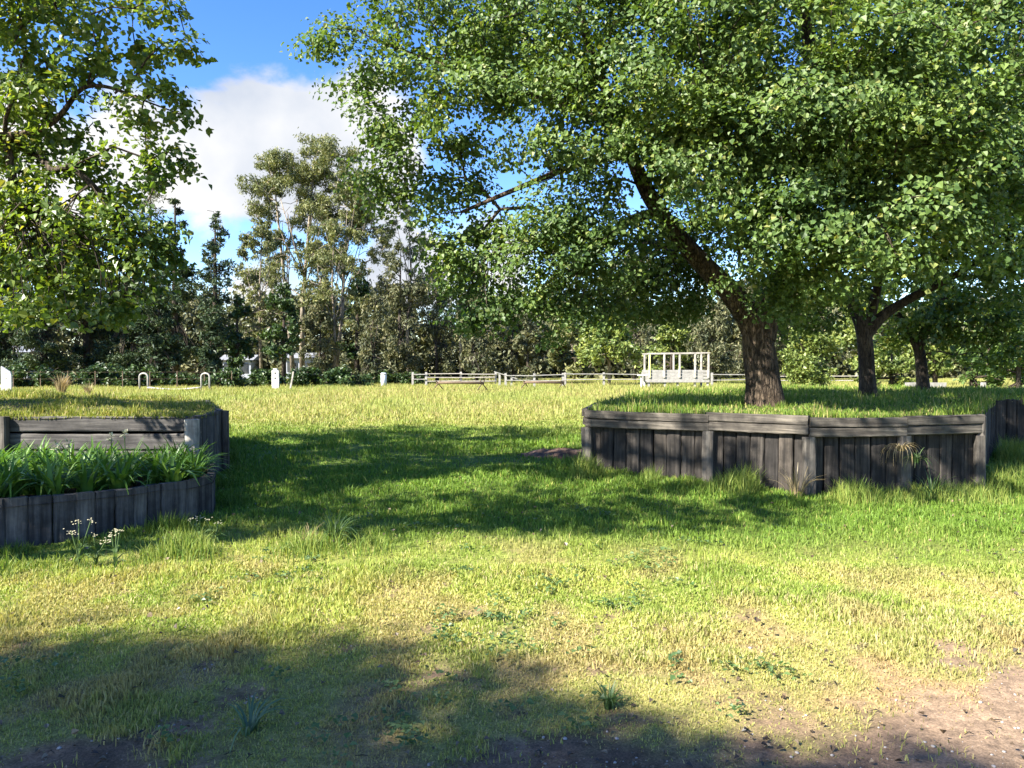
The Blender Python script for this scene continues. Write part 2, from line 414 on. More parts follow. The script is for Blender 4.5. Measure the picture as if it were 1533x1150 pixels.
def bed_top(name, poly, zf, colf):
    """soil surface filling a raised bed (grid clipped to the outline, joined to the outline by a fan skirt)"""
    import bmesh
    bm = bmesh.new()
    vs = [bm.verts.new((x, y, 0)) for x, y in poly]
    f = bm.faces.new(vs)
    bmesh.ops.triangulate(bm, faces=[f])
    for _ in range(5): bmesh.ops.subdivide_edges(bm, edges=[e for e in bm.edges if e.calc_length() > .35], cuts=1, use_grid_fill=False); bmesh.ops.triangulate(bm, faces=bm.faces[:])
    X = np.array([v.co.x for v in bm.verts]); Y = np.array([v.co.y for v in bm.verts]); Z = zf(X, Y)
    for v, z in zip(bm.verts, Z): v.co.z = z
    bmesh.ops.recalc_face_normals(bm, faces=bm.faces[:])
    me = bpy.data.meshes.new(name); bm.to_mesh(me); bm.free()
    if me.polygons[0].normal.z < 0: me.flip_normals()
    a = me.attributes.new('Col', 'FLOAT_COLOR', 'POINT')
    c = np.ones((len(X), 4), np.float32); c[:, :3] = colf(X, Y); a.data.foreach_set('color', c.ravel())
    tag(link_mesh(name, me, M['ground']), kind='structure')
bed_top('raised_lawn', RP, rp_z, lambda x, y: np.tile((.06, .075, .022), (len(x), 1)) * (.6 + .8 * fbm(x * 2, y * 2)[:, None]))
bed_top('raised_lawn', LP, lp_z, lambda x, y: np.tile((.085, .075, .035), (len(x), 1)) * (.6 + .8 * fbm(x * 2, y * 2)[:, None]))
bed_top('garden_soil', LOWP, low_z, lambda x, y: np.tile((.03, .024, .017), (len(x), 1)))

# ------------------------------------------------------------------ retaining walls
def framed(parent, name, mb, mat, P, ang):
    o = mb.build(name, mat, parent)
    o.location = (P[0], P[1], 0); o.rotation_euler = (0, 0, ang)
    return o
def wall_bay(root, P, Q, zt, cap=.27, mats=('sleeper_v', 'sleeper_h', 'sleeper_post'), post=True, horiz=False, ncap=2, rng=random, bw=.19, postmat=None, zb=None, lap=.02, jt=1.0):
    """one bay of sleeper wall from P to Q; outward side is on the right of P->Q (local -y)"""
    P = np.array(P); Q = np.array(Q); d = Q - P; L = np.linalg.norm(d); ang = math.atan2(d[1], d[0])
    z0 = (float(gz((P[1] + Q[1]) / 2)) if zb is None else zb) - .15
    X, Yv, Z = (1, 0, 0), (0, 1, 0), (0, 0, 1)
    mb = MB()
    if horiz:
        n = 5; h = (zt - z0) / n
        for k in range(n):
            mb.plank((L/2, .05 + rng.uniform(-.012, .012), z0 + h * (k + .5)), X, Z, (0, -1, 0), L - .02, h - rng.uniform(.012, .03), .09, .006, .014, 14, rng)
        framed(root, 'board_panel', mb, M[mats[1]], P, ang)
    else:
        n = max(2, round(L / bw)); w = L / n
        for k in range(n):
            g = rng.uniform(.003, .014) * jt
            top = zt - .05 + rng.uniform(-.03, .02) if cap else zt + rng.uniform(-.018, .008) * jt
            tl = rng.uniform(-.012, .012)
            mb.plank((w * (k + .5), .05 + rng.uniform(-.014, .014) * jt, (z0 + top) / 2), (tl, 0, 1), X, Yv, top - z0, w - g, .075, .005, .014, 8, rng)
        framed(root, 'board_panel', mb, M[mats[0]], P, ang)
    if cap:
        h = cap / ncap
        for k in range(ncap):
            mb = MB()
            tilt = rng.uniform(-.008, .008)
            mb.plank((L/2, -.035 - (.01 if k == 0 else 0) + rng.uniform(-.006, .006), zt - h * (k + .5)), (1, 0, tilt), (-tilt, 0, 1), (0, -1, 0), L + lap, h - rng.uniform(.004, .01), .085, .004, .01, 16, rng)
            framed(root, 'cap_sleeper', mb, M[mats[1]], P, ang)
    if post:
        mb = MB()
        mb.plank((rng.uniform(-.01, .01), -.03, (z0 + zt - cap) / 2 - .004), (rng.uniform(-.01, .01), 0, 1), X, Yv, zt - cap - z0 - .01, .145, .1, .005, .016, 8, rng)
        framed(root, 'post', mb, M[postmat or mats[2]], P, ang)

rg = random.Random(5)
w1 = tag(empty('retaining_wall', (0, 0, 0)), 'dark timber sleeper retaining wall with two-row cap holding the raised lawn under the big leafy tree', 'retaining wall')
for i in range(len(RP)):
    P, Q = RP[i], RP[(i + 1) % len(RP)]
    if i == 5: continue
    if 6 <= i <= 6: continue
    wall_bay(w1, P, Q, TOP + (.02 if i % 2 else 0), cap=.235 if i < 4 or i > 9 else .0, rng=rg, post=(i < 5 or i > 10))
# corner post at the end of the front bays
mb = MB(); mb.plank((5.76, 9.45, .33), (0, 0, 1), (1, 0, 0), (0, 1, 0), .86, .11, .1, .005, .016, 8, rg); mb.build('post', M['sleeper_post'], w1)
w2 = tag(empty('retaining_wall', (0, 0, 0)), 'shaded upright-board retaining wall set back at the far right edge beyond the capped wall', 'retaining wall')
for i in (5, 6):
    wall_bay(w2, RP[i], RP[i + 1], TOP + .05, cap=0, rng=rg, post=False)
w3 = tag(empty('retaining_wall', (0, 0, 0)), 'grey horizontal sleeper wall of the upper left raised bed behind the strappy plants', 'retaining wall')
for i in range(len(LP)):
    P, Q = LP[i], LP[(i + 1) % len(LP)]
    fr = i < 4
    wall_bay(w3, P, Q, TOP, cap=0, mats=('sleeper_bluish_v', 'sleeper_bluish', 'sleeper_post'), horiz=fr, rng=rg, post=(i in (1, 2, 3, 5)))
mb = MB(); mb.plank((-3.93, 9.42, .46), (0, 0, 1), (1, 0, 0), (0, 1, 0), 1.0, .15, .12, .005, .016, 8, rg); mb.build('post', M['post_pale'], w3)
w4 = tag(empty('garden_edging', (0, 0, 0)), 'low curved edging of upright grey sleepers in front of the strappy plants', 'garden edging')
for i in range(len(LOWW) - 1):
    wall_bay(w4, LOWW[i], LOWW[i + 1], .43, cap=0, mats=('sleeper_bluish_v', 'sleeper_bluish', 'sleeper_post'), rng=rg, post=False, bw=.16, jt=.35)
for P, Q in (((-8, 7.2), (-6.6, 6.7)), ((-6.6, 6.7), (-5.3, 6.5))):
    wall_bay(w4, P, Q, .43, cap=0, mats=('sleeper_bluish_v', 'sleeper_bluish', 'sleeper_post'), rng=rg, post=False, bw=.16, jt=.35)

# ------------------------------------------------------------------ grass
def blades_mesh(name, P, h, w, col, lean, rng, label_kind='stuff'):
    n = len(P)
    a = rng.uniform(0, 2 * np.pi, n); wd = np.stack([np.cos(a), np.sin(a), np.zeros(n)], 1)
    b = rng.uniform(0, 2 * np.pi, n); ld = np.stack([np.cos(b), np.sin(b), np.zeros(n)], 1)
    up = np.array((0, 0, 1.))
    hh = h[:, None]; ww = w[:, None]; le = lean[:, None]
    mid = P + up * hh * .55 * np.sqrt(np.maximum(1 - (le * .5) ** 2, .1)) + ld * hh * .25 * le
    tip = P + up * hh * np.sqrt(np.maximum(1 - le ** 2, .02)) + ld * hh * .9 * le
    V = np.empty((n, 5, 3)); 
    V[:, 0] = P - wd * ww * .5; V[:, 1] = P + wd * ww * .5
    V[:, 2] = mid - wd * ww * .42; V[:, 3] = mid + wd * ww * .42; V[:, 4] = tip
    base = (np.arange(n) * 5)[:, None]
    T = np.concatenate([base + np.array([0, 1, 3]), base + np.array([0, 3, 2]), base + np.array([2, 3, 4])], 1).reshape(-1, 3)
    C = np.repeat(col[:, None, :], 5, 1)
    return mesh_np(name, V.reshape(-1, 3), T, False, C.reshape(-1, 3))

def scatter(n, y0, y1, rng, power=1.0, slack=.78, xoff=.6):
    y = y0 + (y1 - y0) * rng.random(n) ** power
    x = (rng.random(n) * 2 - 1) * (y * slack + xoff)
    return x, y
def not_bed(x, y):
    return ~((((x - .78) / .62) ** 2 + ((y - 12.25) / .5) ** 2 < 1) | inside(x, y, RP) | inside(x, y, LP) | inside(x, y, LOWP))

def lawn(name, n, y0, y1, hfun, wid, rng, power=1.0, dens=None):
    x, y = scatter(n, y0, y1, rng, power)
    k = not_bed(x, y)
    d = dirt(x, y)
    pd = (1 - d * .96) * (.35 + .65 * ss(.25, .5, fbm(x * 2.6 + 11, y * 2.6 + 2)))
    if dens is not None: pd = pd * dens(x, y)
    k &= rng.random(n) < pd
    x, y = x[k], y[k]; m = len(x)
    h = hfun(x, y) * rng.uniform(.55, 1.35, m)
    w = wid * (y / y0 if wid < .02 else 1) * rng.uniform(.7, 1.4, m)
    u = rng.random(m); v = rng.random(m)
    col = grass_color(x, y, u, v) * rng.uniform(.82, 1.15, (m, 1))
    lean = np.clip(np.abs(rng.normal(.45, .3, m)), 0, .98)
    P = np.stack([x, y, gzn(x, y) - .01], 1)
    me = blades_mesh(name, P, h, w, col, lean, rng)
    return tag(link_mesh(name, me, M['grass']), kind='stuff')

def h_near(x, y):
    n = fbm(x * 1.9 + 70, y * 1.9 + 5)
    return (.03 + .045 * ss(.48, .78, n)) * (.75 + .25 * ss(3, 5, y)) + .03 * ss(5, 8, y)
def h_mid(x, y):
    n = fbm(x * 1.2 + 70, y * 1.2 + 5)
    return .05 + .09 * ss(.4, .75, n)
def h_field(x, y):
    n = fbm(x * .5 + 70, y * .5 + 5)
    return .12 + .14 * ss(.35, .7, n) * ss(18, 26, y)
lawn('lawn_grass', 330000, 2.2, 6.2, h_near, .0038, rs, .7)
lawn('lawn_grass', 170000, 6.0, 11, h_near, .0075, rs, .8)
lawn('lawn_grass', 170000, 10.5, 22, h_mid, .014, rs, .8)
lawn('paddock_grass', 270000, 20, 75, h_field, .022, rs, 1.1)

# long grass tufts in the lawn and along the foot of walls
def fringe(name, line, n, hmin, hmax, wid, spread, rng, colA, colB, zf, side=-1, dens=None):
    line = np.array(line, float); seg = np.diff(line, axis=0); L = np.hypot(seg[:, 0], seg[:, 1]); cum = np.concatenate([[0], np.cumsum(L)])
    s = rng.random(n) * cum[-1]; i = np.clip(np.searchsorted(cum, s) - 1, 0, len(L) - 1)
    t = (s - cum[i]) / L[i]
    p = line[i] + seg[i] * t[:, None]; nrm = np.stack([seg[i][:, 1], -seg[i][:, 0]], 1) / L[i][:, None]
    off = np.abs(rng.normal(0, spread, n)) + .11
    q = p - nrm * off[:, None] * side * -1 if side > 0 else p + nrm * off[:, None]
    clump = fbm(s * 1.9 + 3, s * 0 + 2)
    k = rng.random(n) < ss(.3, .65, clump) * .9 + .12
    q = q[k]; m = len(q); clump = clump[k]
    h = (hmin + (hmax - hmin) * ss(.3, .75, clump)) * rng.uniform(.5, 1.2, m)
    u = rng.random((m, 1)); col = np.array(colA) * (1 - u) + np.array(colB) * u
    P = np.stack([q[:, 0], q[:, 1], zf(q[:, 0], q[:, 1]) - .02], 1)
    me = blades_mesh(name, P, h, wid * rng.uniform(.7, 1.3, m), col, np.clip(np.abs(rng.normal(.4, .25, m)), 0, .95), rng)
    return tag(link_mesh(name, me, M['grass']), kind='stuff')
fringe('long_grass', RP[:6], 14000, .08, .36, .0075, .27, rs, (.09, .17, .025), (.27, .3, .07), gzn)
fringe('long_grass', RP[5:8], 1500, .08, .25, .014, .2, rs, (.09, .17, .025), (.2, .24, .05), gzn)
fringe('long_grass', [(-5.4, 6.55)] + LOWW[1:7], 3000, .05, .2, .008, .15, rs, (.05, .11, .015), (.14, .2, .035), gzn)
fringe('long_grass', [(-5, 6.1), (-3.6, 6.3), (-2.4, 7.0), (-1.1, 7.1)], 4200, .07, .26, .008, .3, rs, (.1, .18, .03), (.24, .27, .06), gzn)
fringe('long_grass', LP[4:7], 1500, .1, .25, .01, .15, rs, (.05, .11, .015), (.14, .2, .035), gzn)

fringe('long_grass', [(1146 * 0 + at(1146, 606, 11.6)[0] + .2 * math.cos(a * .524), 11.6 + .2 * math.sin(a * .524)) for a in range(13)], 900, .06, .2, .009, .09, rs, (.08, .16, .022), (.2, .24, .05), rp_z)
def top_grass(name, poly, n, zf, hf, wid, ca, cb, cc, rng, ymax=22):
    P = np.array(poly); lo = P.min(0); hi = P.max(0)
    x = rng.uniform(lo[0], hi[0], n); y = lo[1] + (hi[1] - lo[1]) * rng.random(n) ** 1.4
    k = inside(x, y, poly); x, y = x[k], y[k]; m = len(x)
    h = hf(x, y) * rng.uniform(.5, 1.3, m)
    u = rng.random((m, 1)); v = rng.random((m, 1)); c = np.array(ca) * (1 - u) + np.array(cb) * u
    c = np.where(v < .15, np.array(cc), c) * rng.uniform(.75, 1.2, (m, 1))
    me = blades_mesh(name, np.stack([x, y, zf(x, y) - .01], 1), h, wid * (y / 10) * rng.uniform(.7, 1.3, m), c, np.clip(np.abs(rng.normal(.4, .28, m)), 0, .97), rng)
    return tag(link_mesh(name, me, M['grass']), kind='stuff')
top_grass('bed_grass', RP, 90000, rp_z, lambda x, y: .05 + .11 * ss(.4, .75, fbm(x * 1.6, y * 1.6 + 8)) + .06 * ss(.6, 0, edge_dist(x, y, RP)), .011, (.08, .16, .022), (.2, .26, .04), (.36, .32, .12), rs)
top_grass('bed_grass', LP, 60000, lp_z, lambda x, y: .04 + .1 * ss(.45, .75, fbm(x * 1.6, y * 1.6 + 8)), .011, (.11, .16, .025), (.26, .26, .05), (.38, .32, .13), rs)

# ------------------------------------------------------------------ trees
def grow(lines, targets, step=.4, alpha=.3, twig=.007, power=2.3, rng=rs, maxr=.2):
    P = []; par = []; fix = []; Ln = []
    for ln in lines:
        pts = [np.array(q[:3], float) for q in ln]; rr = [q[3] for q in ln]
        if P:
            A = np.array(P); parent = int(np.argmin(((A - pts[0]) ** 2).sum(1)))
        else: parent = -1
        for k in range(len(pts)):
            if k == 0: seq = [(pts[0], rr[0])]
            else:
                nst = max(1, int(np.linalg.norm(pts[k] - pts[k-1]) / .3))
                seq = [(pts[k-1] + (pts[k] - pts[k-1]) * t / nst, rr[k-1] + (rr[k] - rr[k-1]) * t / nst) for t in range(1, nst + 1)]
            for p, r in seq:
                L = 0 if parent < 0 else Ln[parent] + np.linalg.norm(p - P[parent])
                P.append(p); par.append(parent); fix.append(r); Ln.append(L); parent = len(P) - 1
    nfix = len(P)
    T = np.array(targets); A = np.array(P)
    dmin = np.sqrt(((T[:, None, :] - A[None, ::2, :]) ** 2).sum(2)).min(1)
    order = np.argsort(dmin)
    cap = nfix + len(T) * 14
    B = np.empty((cap, 3)); B[:nfix] = A; LL = np.empty(cap); LL[:nfix] = Ln; n = nfix
    skip = int(nfix * .0)
    ends = np.zeros(len(T), int); low = min(q[2] for q in lines[0]) + .35 * (lines[0][-1][2] - lines[0][0][2])
    for ti in order:
        t = T[ti]; d = np.sqrt(((B[:n] - t) ** 2).sum(1))
        cost = d + alpha * LL[:n] + np.where(B[:n, 2] < low, 50, 0) + np.maximum(B[:n, 2] - t[2], 0) * .35
        q = int(np.argmin(cost)); k = min(12, max(1, int(math.ceil(d[q] / step)))); prev = q
        a = B[q].copy(); side = rng.normal(0, .07, 3) * d[q]; side[2] += .06 * d[q]
        for s in range(1, k + 1):
            f = s / k; p = a + (t - a) * f + side * math.sin(math.pi * f) + (rng.normal(0, .02, 3) * min(1, d[q]) if s < k else 0)
            B[n] = p; LL[n] = LL[prev] + np.linalg.norm(p - B[prev]); par.append(prev); prev = n; n += 1
        ends[ti] = prev
    acc = np.zeros(n); rad = np.zeros(n)
    for i in range(n - 1, -1, -1):
        rad[i] = min(max(acc[i], twig ** power) ** (1 / power), maxr)
        if i < nfix: rad[i] = fix[i]
        if par[i] >= 0: acc[par[i]] += rad[i] ** power if i >= nfix else 0
    return B[:n], np.array(par), rad, nfix, ends

def branch_mesh(mb, B, par, rad, nfix):
    n = len(B); kids = [[] for _ in range(n)]
    for i in range(nfix, n): kids[par[i]].append(i)
    done = np.zeros(n, bool)
    for i in range(nfix, n):
        if done[i]: continue
        chain = [par[i], i]; done[i] = True; c = i
        while kids[c]:
            nx = max(kids[c], key=lambda k: rad[k])
            if done[nx]: break
            chain.append(nx); done[nx] = True; c = nx
        r = [min(rad[chain[0]], rad[chain[1]] * 1.25)] + [rad[k] for k in chain[1:]]
        sd = 8 if r[0] > .05 else (5 if r[0] > .02 else 3)
        mb.tube([B[k] for k in chain], r, sd, cap=False)

def limb_mesh(mb, ln, sides=20, flare=0, rough=.06, rng=random):
    """a main stem: ring tube with knots and ridges"""
    pts = [np.array(q[:3], float) for q in ln]; rr = [q[3] for q in ln]
    # Catmull-Rom resample
    out = []; ro = []
    for k in range(len(pts) - 1):
        p0 = pts[max(k-1, 0)]; p1 = pts[k]; p2 = pts[k+1]; p3 = pts[min(k+2, len(pts)-1)]
        ns_ = max(3, int(np.linalg.norm(p2 - p1) / .09))
        for s in range(ns_ if k < len(pts) - 2 else ns_ + 1):
            t = s / ns_
            out.append(.5 * ((2*p1) + (-p0+p2)*t + (2*p0-5*p1+4*p2-p3)*t*t + (-p0+3*p1-3*p2+p3)*t**3)); ro.append(rr[k] + (rr[k+1] - rr[k]) * t)
    n = None; vs = []; fs = []; ph = rng.uniform(0, 50)
    for i, p in enumerate(out):
        d = out[min(i+1, len(out)-1)] - out[max(i-1, 0)]; d /= np.linalg.norm(d)
        if n is None: n = np.cross(d, (0, 1, .1))
        n = n - d * np.dot(n, d); n /= np.linalg.norm(n); b = np.cross(d, n)
        for k in range(sides):
            a = 2 * math.pi * k / sides
            e = 1 + rough * 2 * (float(fbm(math.cos(a) * 1.5 + ph + 10, math.sin(a) * 1.5 + i * .12 + 10, 3)) - .5) + rough * .5 * math.sin(a * 5 + ph + i * .03)
            if flare: 
                hh = max(0, 1 - (p[2] - out[0][2]) / .6)
                e *= 1 + flare * hh ** 2 * (1 + .5 * math.sin(a * 4 + ph))
            vs.append(p + (n * math.cos(a) + b * math.sin(a)) * ro[i] * e)
    for i in range(len(out) - 1):
        for k in range(sides): fs.append((i*sides+k, i*sides+(k+1) % sides, (i+1)*sides+(k+1) % sides, (i+1)*sides+k))
    fs.append(tuple((len(out)-1)*sides + k for k in range(sides)))
    mb.add(vs, fs)

LEAF = np.array([(0, 0, 0), (.47, .34, .16), (.33, .62, .08), (0, 1.0, -.14), (-.33, .62, .08), (-.47, .34, .16)])
LTRI = np.array([(0, 1, 2), (0, 2, 3), (0, 3, 4), (0, 4, 5)])
def leaves_mesh(name, C, size, normal_up=.7, out_from=None, rng=rs, shape=LEAF, tri=LTRI, droop=.6):
    """C leaf positions; random-facing leaves whose tips hang a little"""
    n = len(C)
    N_ = rng.normal(0, .45, (n, 3)); N_[:, 2] += normal_up
    if out_from is not None: 
        o = C - out_from; o /= np.linalg.norm(o, axis=1)[:, None] + 1e-6; N_ += o * .7
    N_ /= np.linalg.norm(N_, axis=1)[:, None]
    t = rng.normal(0, .6, (n, 3)); t[:, 2] -= droop
    t -= N_ * (t * N_).sum(1)[:, None]; t /= np.linalg.norm(t, axis=1)[:, None] + 1e-9
    b = np.cross(t, N_)
    k = len(shape)
    V = C[:, None, :] + size[:, None, None] * (b[:, None, :] * shape[None, :, 0:1] + t[:, None, :] * (shape[None, :, 1:2] - .3) + N_[:, None, :] * shape[None, :, 2:3])
    T = (np.arange(n) * k)[:, None, None] + tri[None]
    return mesh_np(name, V.reshape(-1, 3), T.reshape(-1, tri.shape[1]))

def blob_points(blobs, per, rng, squash=.85, thin=None):
    out = []; cen = []
    for (c, r) in blobs:
        k = max(4, int(per * r * r * (thin(c) if thin else 1)))
        d = rng.normal(0, 1, (k, 3)); d /= np.linalg.norm(d, axis=1)[:, None]
        rr = r * rng.random(k) ** .42
        p = d * rr[:, None]; p[:, 2] *= squash
        out.append(np.array(c) + p); cen.append(np.tile(c, (k, 1)))
    return np.concatenate(out), np.concatenate(cen)

def spray(T, B, par, ends, per, rc, rng, flat=.55):
    """leaf positions along and round each twig end"""
    n = len(T)
    d = T - B[np.maximum(par[ends], 0)]; d /= np.linalg.norm(d, axis=1)[:, None] + 1e-6
    C = np.repeat(T, per, 0); D = np.repeat(d, per, 0); k = len(C)
    sc = np.repeat(rng.uniform(.6, 1.3, n), per)[:, None]
    off = rng.normal(0, 1, (k, 3)); off *= (rng.random((k, 1)) ** .5 / np.linalg.norm(off, axis=1)[:, None])
    off[:, 2] *= flat
    return C + off * rc * sc - D * rng.uniform(-.3, .35, (k, 1)) * rc - np.array((0, 0, 1.)) * (off[:, :2] ** 2).sum(1)[:, None] * .12

def near_tree(name, label, lines, blobs, per, leaf_n, leaf_size, leafm, barkm, rc=.4, seed=1, sides=20, flare=.16, twig=.007, twigm=None, thin=None):
    rng = np.random.default_rng(seed)
    base = np.array(lines[0][0][:3])
    root = tag(empty(name, base), label, 'tree')
    T, cen = blob_points(blobs, per, rng, thin=thin)
    B, par, rad, nfix, ends = grow(lines, T, rng=rng, twig=twig)
    mb = MB()
    for k, ln in enumerate(lines): limb_mesh(mb, ln, sides if k < 3 else 10, flare if k == 0 else 0, rng=random.Random(seed + k))
    mb.v = [(a - base[0], b - base[1], c - base[2]) for a, b, c in mb.v]
    mb.build('trunk', M[barkm], root, True)
    mb = MB(); branch_mesh(mb, B - base, par, rad, nfix); mb.build('branches', M[twigm or 'bark_dark'], root, True)
    C = spray(T, B, par, ends, leaf_n, rc, rng)
    size = leaf_size * (.55 + .8 * rng.random(len(C)) ** 1.3)
    me = leaves_mesh('crown', C - base, size, .75, np.repeat(cen, leaf_n, 0) - base, rng)
    link_mesh('crown', me, M[leafm], root)
    return root

def bl(px, py, Y, r): return (at(px, py, Y), r)
def L4(px, py, Y, r): return (*at(px, py, Y), r)

# the big tree on the right-hand bed
b0 = at(1146, 606, 11.6)
main_lines = [
    [(b0[0], b0[1], .93, .285), L4(1142, 570, 11.6, .255), L4(1136, 525, 11.6, .24), L4(1129, 488, 11.6, .22), L4(1095, 440, 11.5, .17), L4(1047, 390, 11.3, .14), L4(1002, 338, 11.1, .12), L4(965, 280, 10.9, .11), L4(925, 180, 10.7, .08), L4(880, 60, 10.6, .055), L4(850, -80, 10.6, .03)],
    [L4(1137, 505, 11.6, .24), L4(1152, 460, 11.6, .2), L4(1178, 400, 11.4, .16), L4(1205, 300, 11.1, .13), L4(1215, 160, 10.9, .1), L4(1205, 0, 10.8, .07), L4(1190, -180, 10.8, .04)],
    [L4(1185, 385, 11.3, .12), L4(1240, 320, 10.6, .095), L4(1310, 250, 10.0, .07), L4(1380, 180, 9.6, .045)],
    [L4(985, 318, 11.0, .085), L4(935, 335, 11.1, .06), L4(885, 385, 11.2, .045), L4(830, 437, 11.3, .025)],
    [L4(945, 230, 10.8, .07), L4(870, 245, 10.9, .055), L4(800, 272, 11.0, .042), L4(690, 318, 11.1, .022)],
    [L4(930, 190, 10.7, .06), L4(820, 150, 10.7, .045), L4(700, 110, 10.8, .03), L4(560, 60, 10.9, .015)],
    [L4(1210, 270, 11.0, .08), L4(1120, 180, 9.9, .055), L4(1060, 120, 9.2, .03)],
]
mb_ = [bl(500, 55, 11, .45), bl(545, 95, 11, .75), bl(590, 30, 11, 1.0), bl(560, 190, 11, .6), bl(590, 255, 11.2, .65), bl(640, 150, 10.8, 1.1), bl(700, 40, 10.8, 1.3), bl(690, 215, 11.2, .55),
    bl(760, 150, 10.6, 1.2), bl(620, 320, 11.3, .5), bl(655, 365, 11.4, .35), bl(700, 330, 11.3, .5), bl(745, 385, 11.4, .5), bl(740, 450, 11.4, .38), bl(700, 470, 11.4, .25), bl(800, 420, 11.4, .55), bl(830, 340, 11.2, .55),
    bl(870, 450, 11.5, .45), bl(840, 60, 10.5, 1.4), bl(880, 190, 10.3, 1.2), bl(905, 300, 10.6, .75), bl(960, 80, 9.8, 1.4), bl(1000, 200, 9.8, 1.2), bl(985, 420, 12.6, .8), bl(1010, 470, 12.6, .4), bl(930, 440, 12.6, .55), bl(790, 380, 11.2, .8), bl(880, 420, 11, .8), bl(770, 450, 11.2, .5), bl(830, 470, 11.4, .45), bl(720, 430, 11, .5), bl(690, 385, 11, .5), bl(850, 360, 10.6, .8), bl(930, 360, 10.8, .75), bl(900, 480, 11.8, .4), bl(980, 460, 12.2, .5), bl(640, 260, 11, .8), bl(700, 280, 11.4, .35), bl(840, 300, 10.6, .7), bl(1150, 370, 9.9, .5), bl(950, 390, 12.8, .7), bl(1030, 410, 12.9, .6), bl(1000, 350, 12.8, .7), bl(1055, 450, 12.9, .4), bl(1065, 350, 12.9, .7), bl(710, 400, 12, .5), 
    bl(1070, 225, 9.7, 1.0), bl(1120, 325, 10.2, .6), bl(1100, 60, 9.3, 1.5), bl(1140, 220, 9.2, 1.2), bl(1150, 350, 9.8, .8), bl(1185, 420, 10.4, .7), bl(1230, 130, 9.0, 1.4), bl(1240, 300, 9.0, 1.0), bl(1230, 390, 9.8, .65),
    bl(1300, 340, 9.0, .85), bl(1350, 270, 8.7, 1.0), bl(1340, 150, 9.0, 1.2), bl(1340, 375, 9.7, .6), bl(1400, 335, 9.2, .75), bl(1420, 230, 9.2, 1.1), bl(1400, 50, 9.4, 1.4), bl(1480, 130, 9.8, 1.2), bl(1470, 300, 10.0, 1.0), bl(1530, 230, 10.5, 1.2), bl(1560, 60, 10.8, 1.5), bl(1160, 455, 10.8, .35),
    # top and back of the crown
    bl(700, -130, 10.8, 1.5), bl(880, -170, 10.6, 1.7), bl(1050, -150, 10, 1.8), bl(1220, -160, 10, 1.8), bl(1400, -130, 10, 1.7), bl(980, -350, 11, 1.8), bl(1180, -370, 11, 1.9), bl(1350, -320, 11, 1.6),
    bl(880, 100, 13.2, 1.6), bl(1050, 160, 13.6, 1.7), bl(1200, 180, 13.8, 1.7), bl(1340, 220, 13.4, 1.6), bl(1150, -20, 13.5, 1.8), bl(760, 60, 12.8, 1.4), bl(1400, 60, 13, 1.7)]
near_tree('leafy_tree', 'big leafy tree with thick leaning forked trunk on the right raised lawn', main_lines, mb_, 22, 142, .066, 'leaf_sweetgum', 'bark', seed=11, rc=.42, thin=lambda c: .72 if c[0] / c[1] < .13 else 1)

# second and third trees of the bed
b1 = at(1300, 596, 14.8)
near_tree('leafy_tree', 'dark trunked tree behind the big tree, forking low with a long limb to the right', [
    [(b1[0], b1[1], .95, .165), L4(1298, 560, 14.8, .15), L4(1293, 500, 14.8, .14), L4(1275, 450, 14.8, .12), L4(1240, 380, 14.6, .08), L4(1215, 300, 14.4, .04)],
    [L4(1294, 502, 14.8, .14), L4(1325, 470, 14.7, .095), L4(1375, 440, 14.5, .08), L4(1430, 412, 14.3, .065), L4(1490, 370, 14, .04)],
    [L4(1300, 490, 14.8, .1), L4(1320, 400, 14.9, .07), L4(1340, 300, 15, .04)]],
    [bl(1200, 460, 14, .7), bl(1160, 430, 14.5, .6), bl(1240, 435, 13.8, .7), bl(1225, 475, 14.2, .35), bl(1315, 390, 14.4, .7), bl(1300, 430, 15.4, .5), bl(1400, 420, 15.2, .5), bl(1470, 425, 14.8, .55), bl(1530, 430, 14.2, .6), bl(1380, 365, 13.8, .8), bl(1430, 345, 13.6, .8), bl(1500, 395, 13.2, .6), bl(1530, 360, 13, .9), bl(1500, 300, 13.5, 1.2), bl(1420, 290, 14, 1.2), bl(1330, 330, 14.5, 1.1), bl(1240, 360, 14.8, 1.0), bl(1300, 230, 15.2, 1.4), bl(1420, 180, 15, 1.5), bl(1570, 400, 13, .8), bl(1590, 300, 13.5, 1.3), bl(1540, 180, 14, 1.4)],
    26, 52, .09, 'leaf_sweetgum', 'bark_dark', seed=12, sides=14)
b2 = at(1383, 588, 18.2)
near_tree('leafy_tree', 'third, smaller leafy tree of the raised lawn, furthest back with sunlit yellowish leaves', [
    [(b2[0], b2[1], .9, .155), L4(1380, 560, 18.2, .135), L4(1374, 520, 18.2, .12), L4(1350, 480, 18.2, .1), L4(1320, 450, 18.2, .05)],
    [L4(1375, 525, 18.2, .12), L4(1395, 470, 18, .09), L4(1430, 430, 17.8, .05)]],
    [bl(1340, 480, 18, .7), bl(1330, 520, 18.2, .4), bl(1390, 470, 17.8, .8), bl(1420, 500, 17.4, .6), bl(1450, 460, 17.4, .9), bl(1480, 510, 17.2, .6), bl(1510, 470, 17, .8), bl(1540, 520, 17, .6), bl(1420, 420, 18, 1.0), bl(1340, 430, 18.4, .8), bl(1500, 540, 17.6, .45)],
    26, 40, .11, 'leaf_yellow', 'bark_dark', seed=13, sides=14)

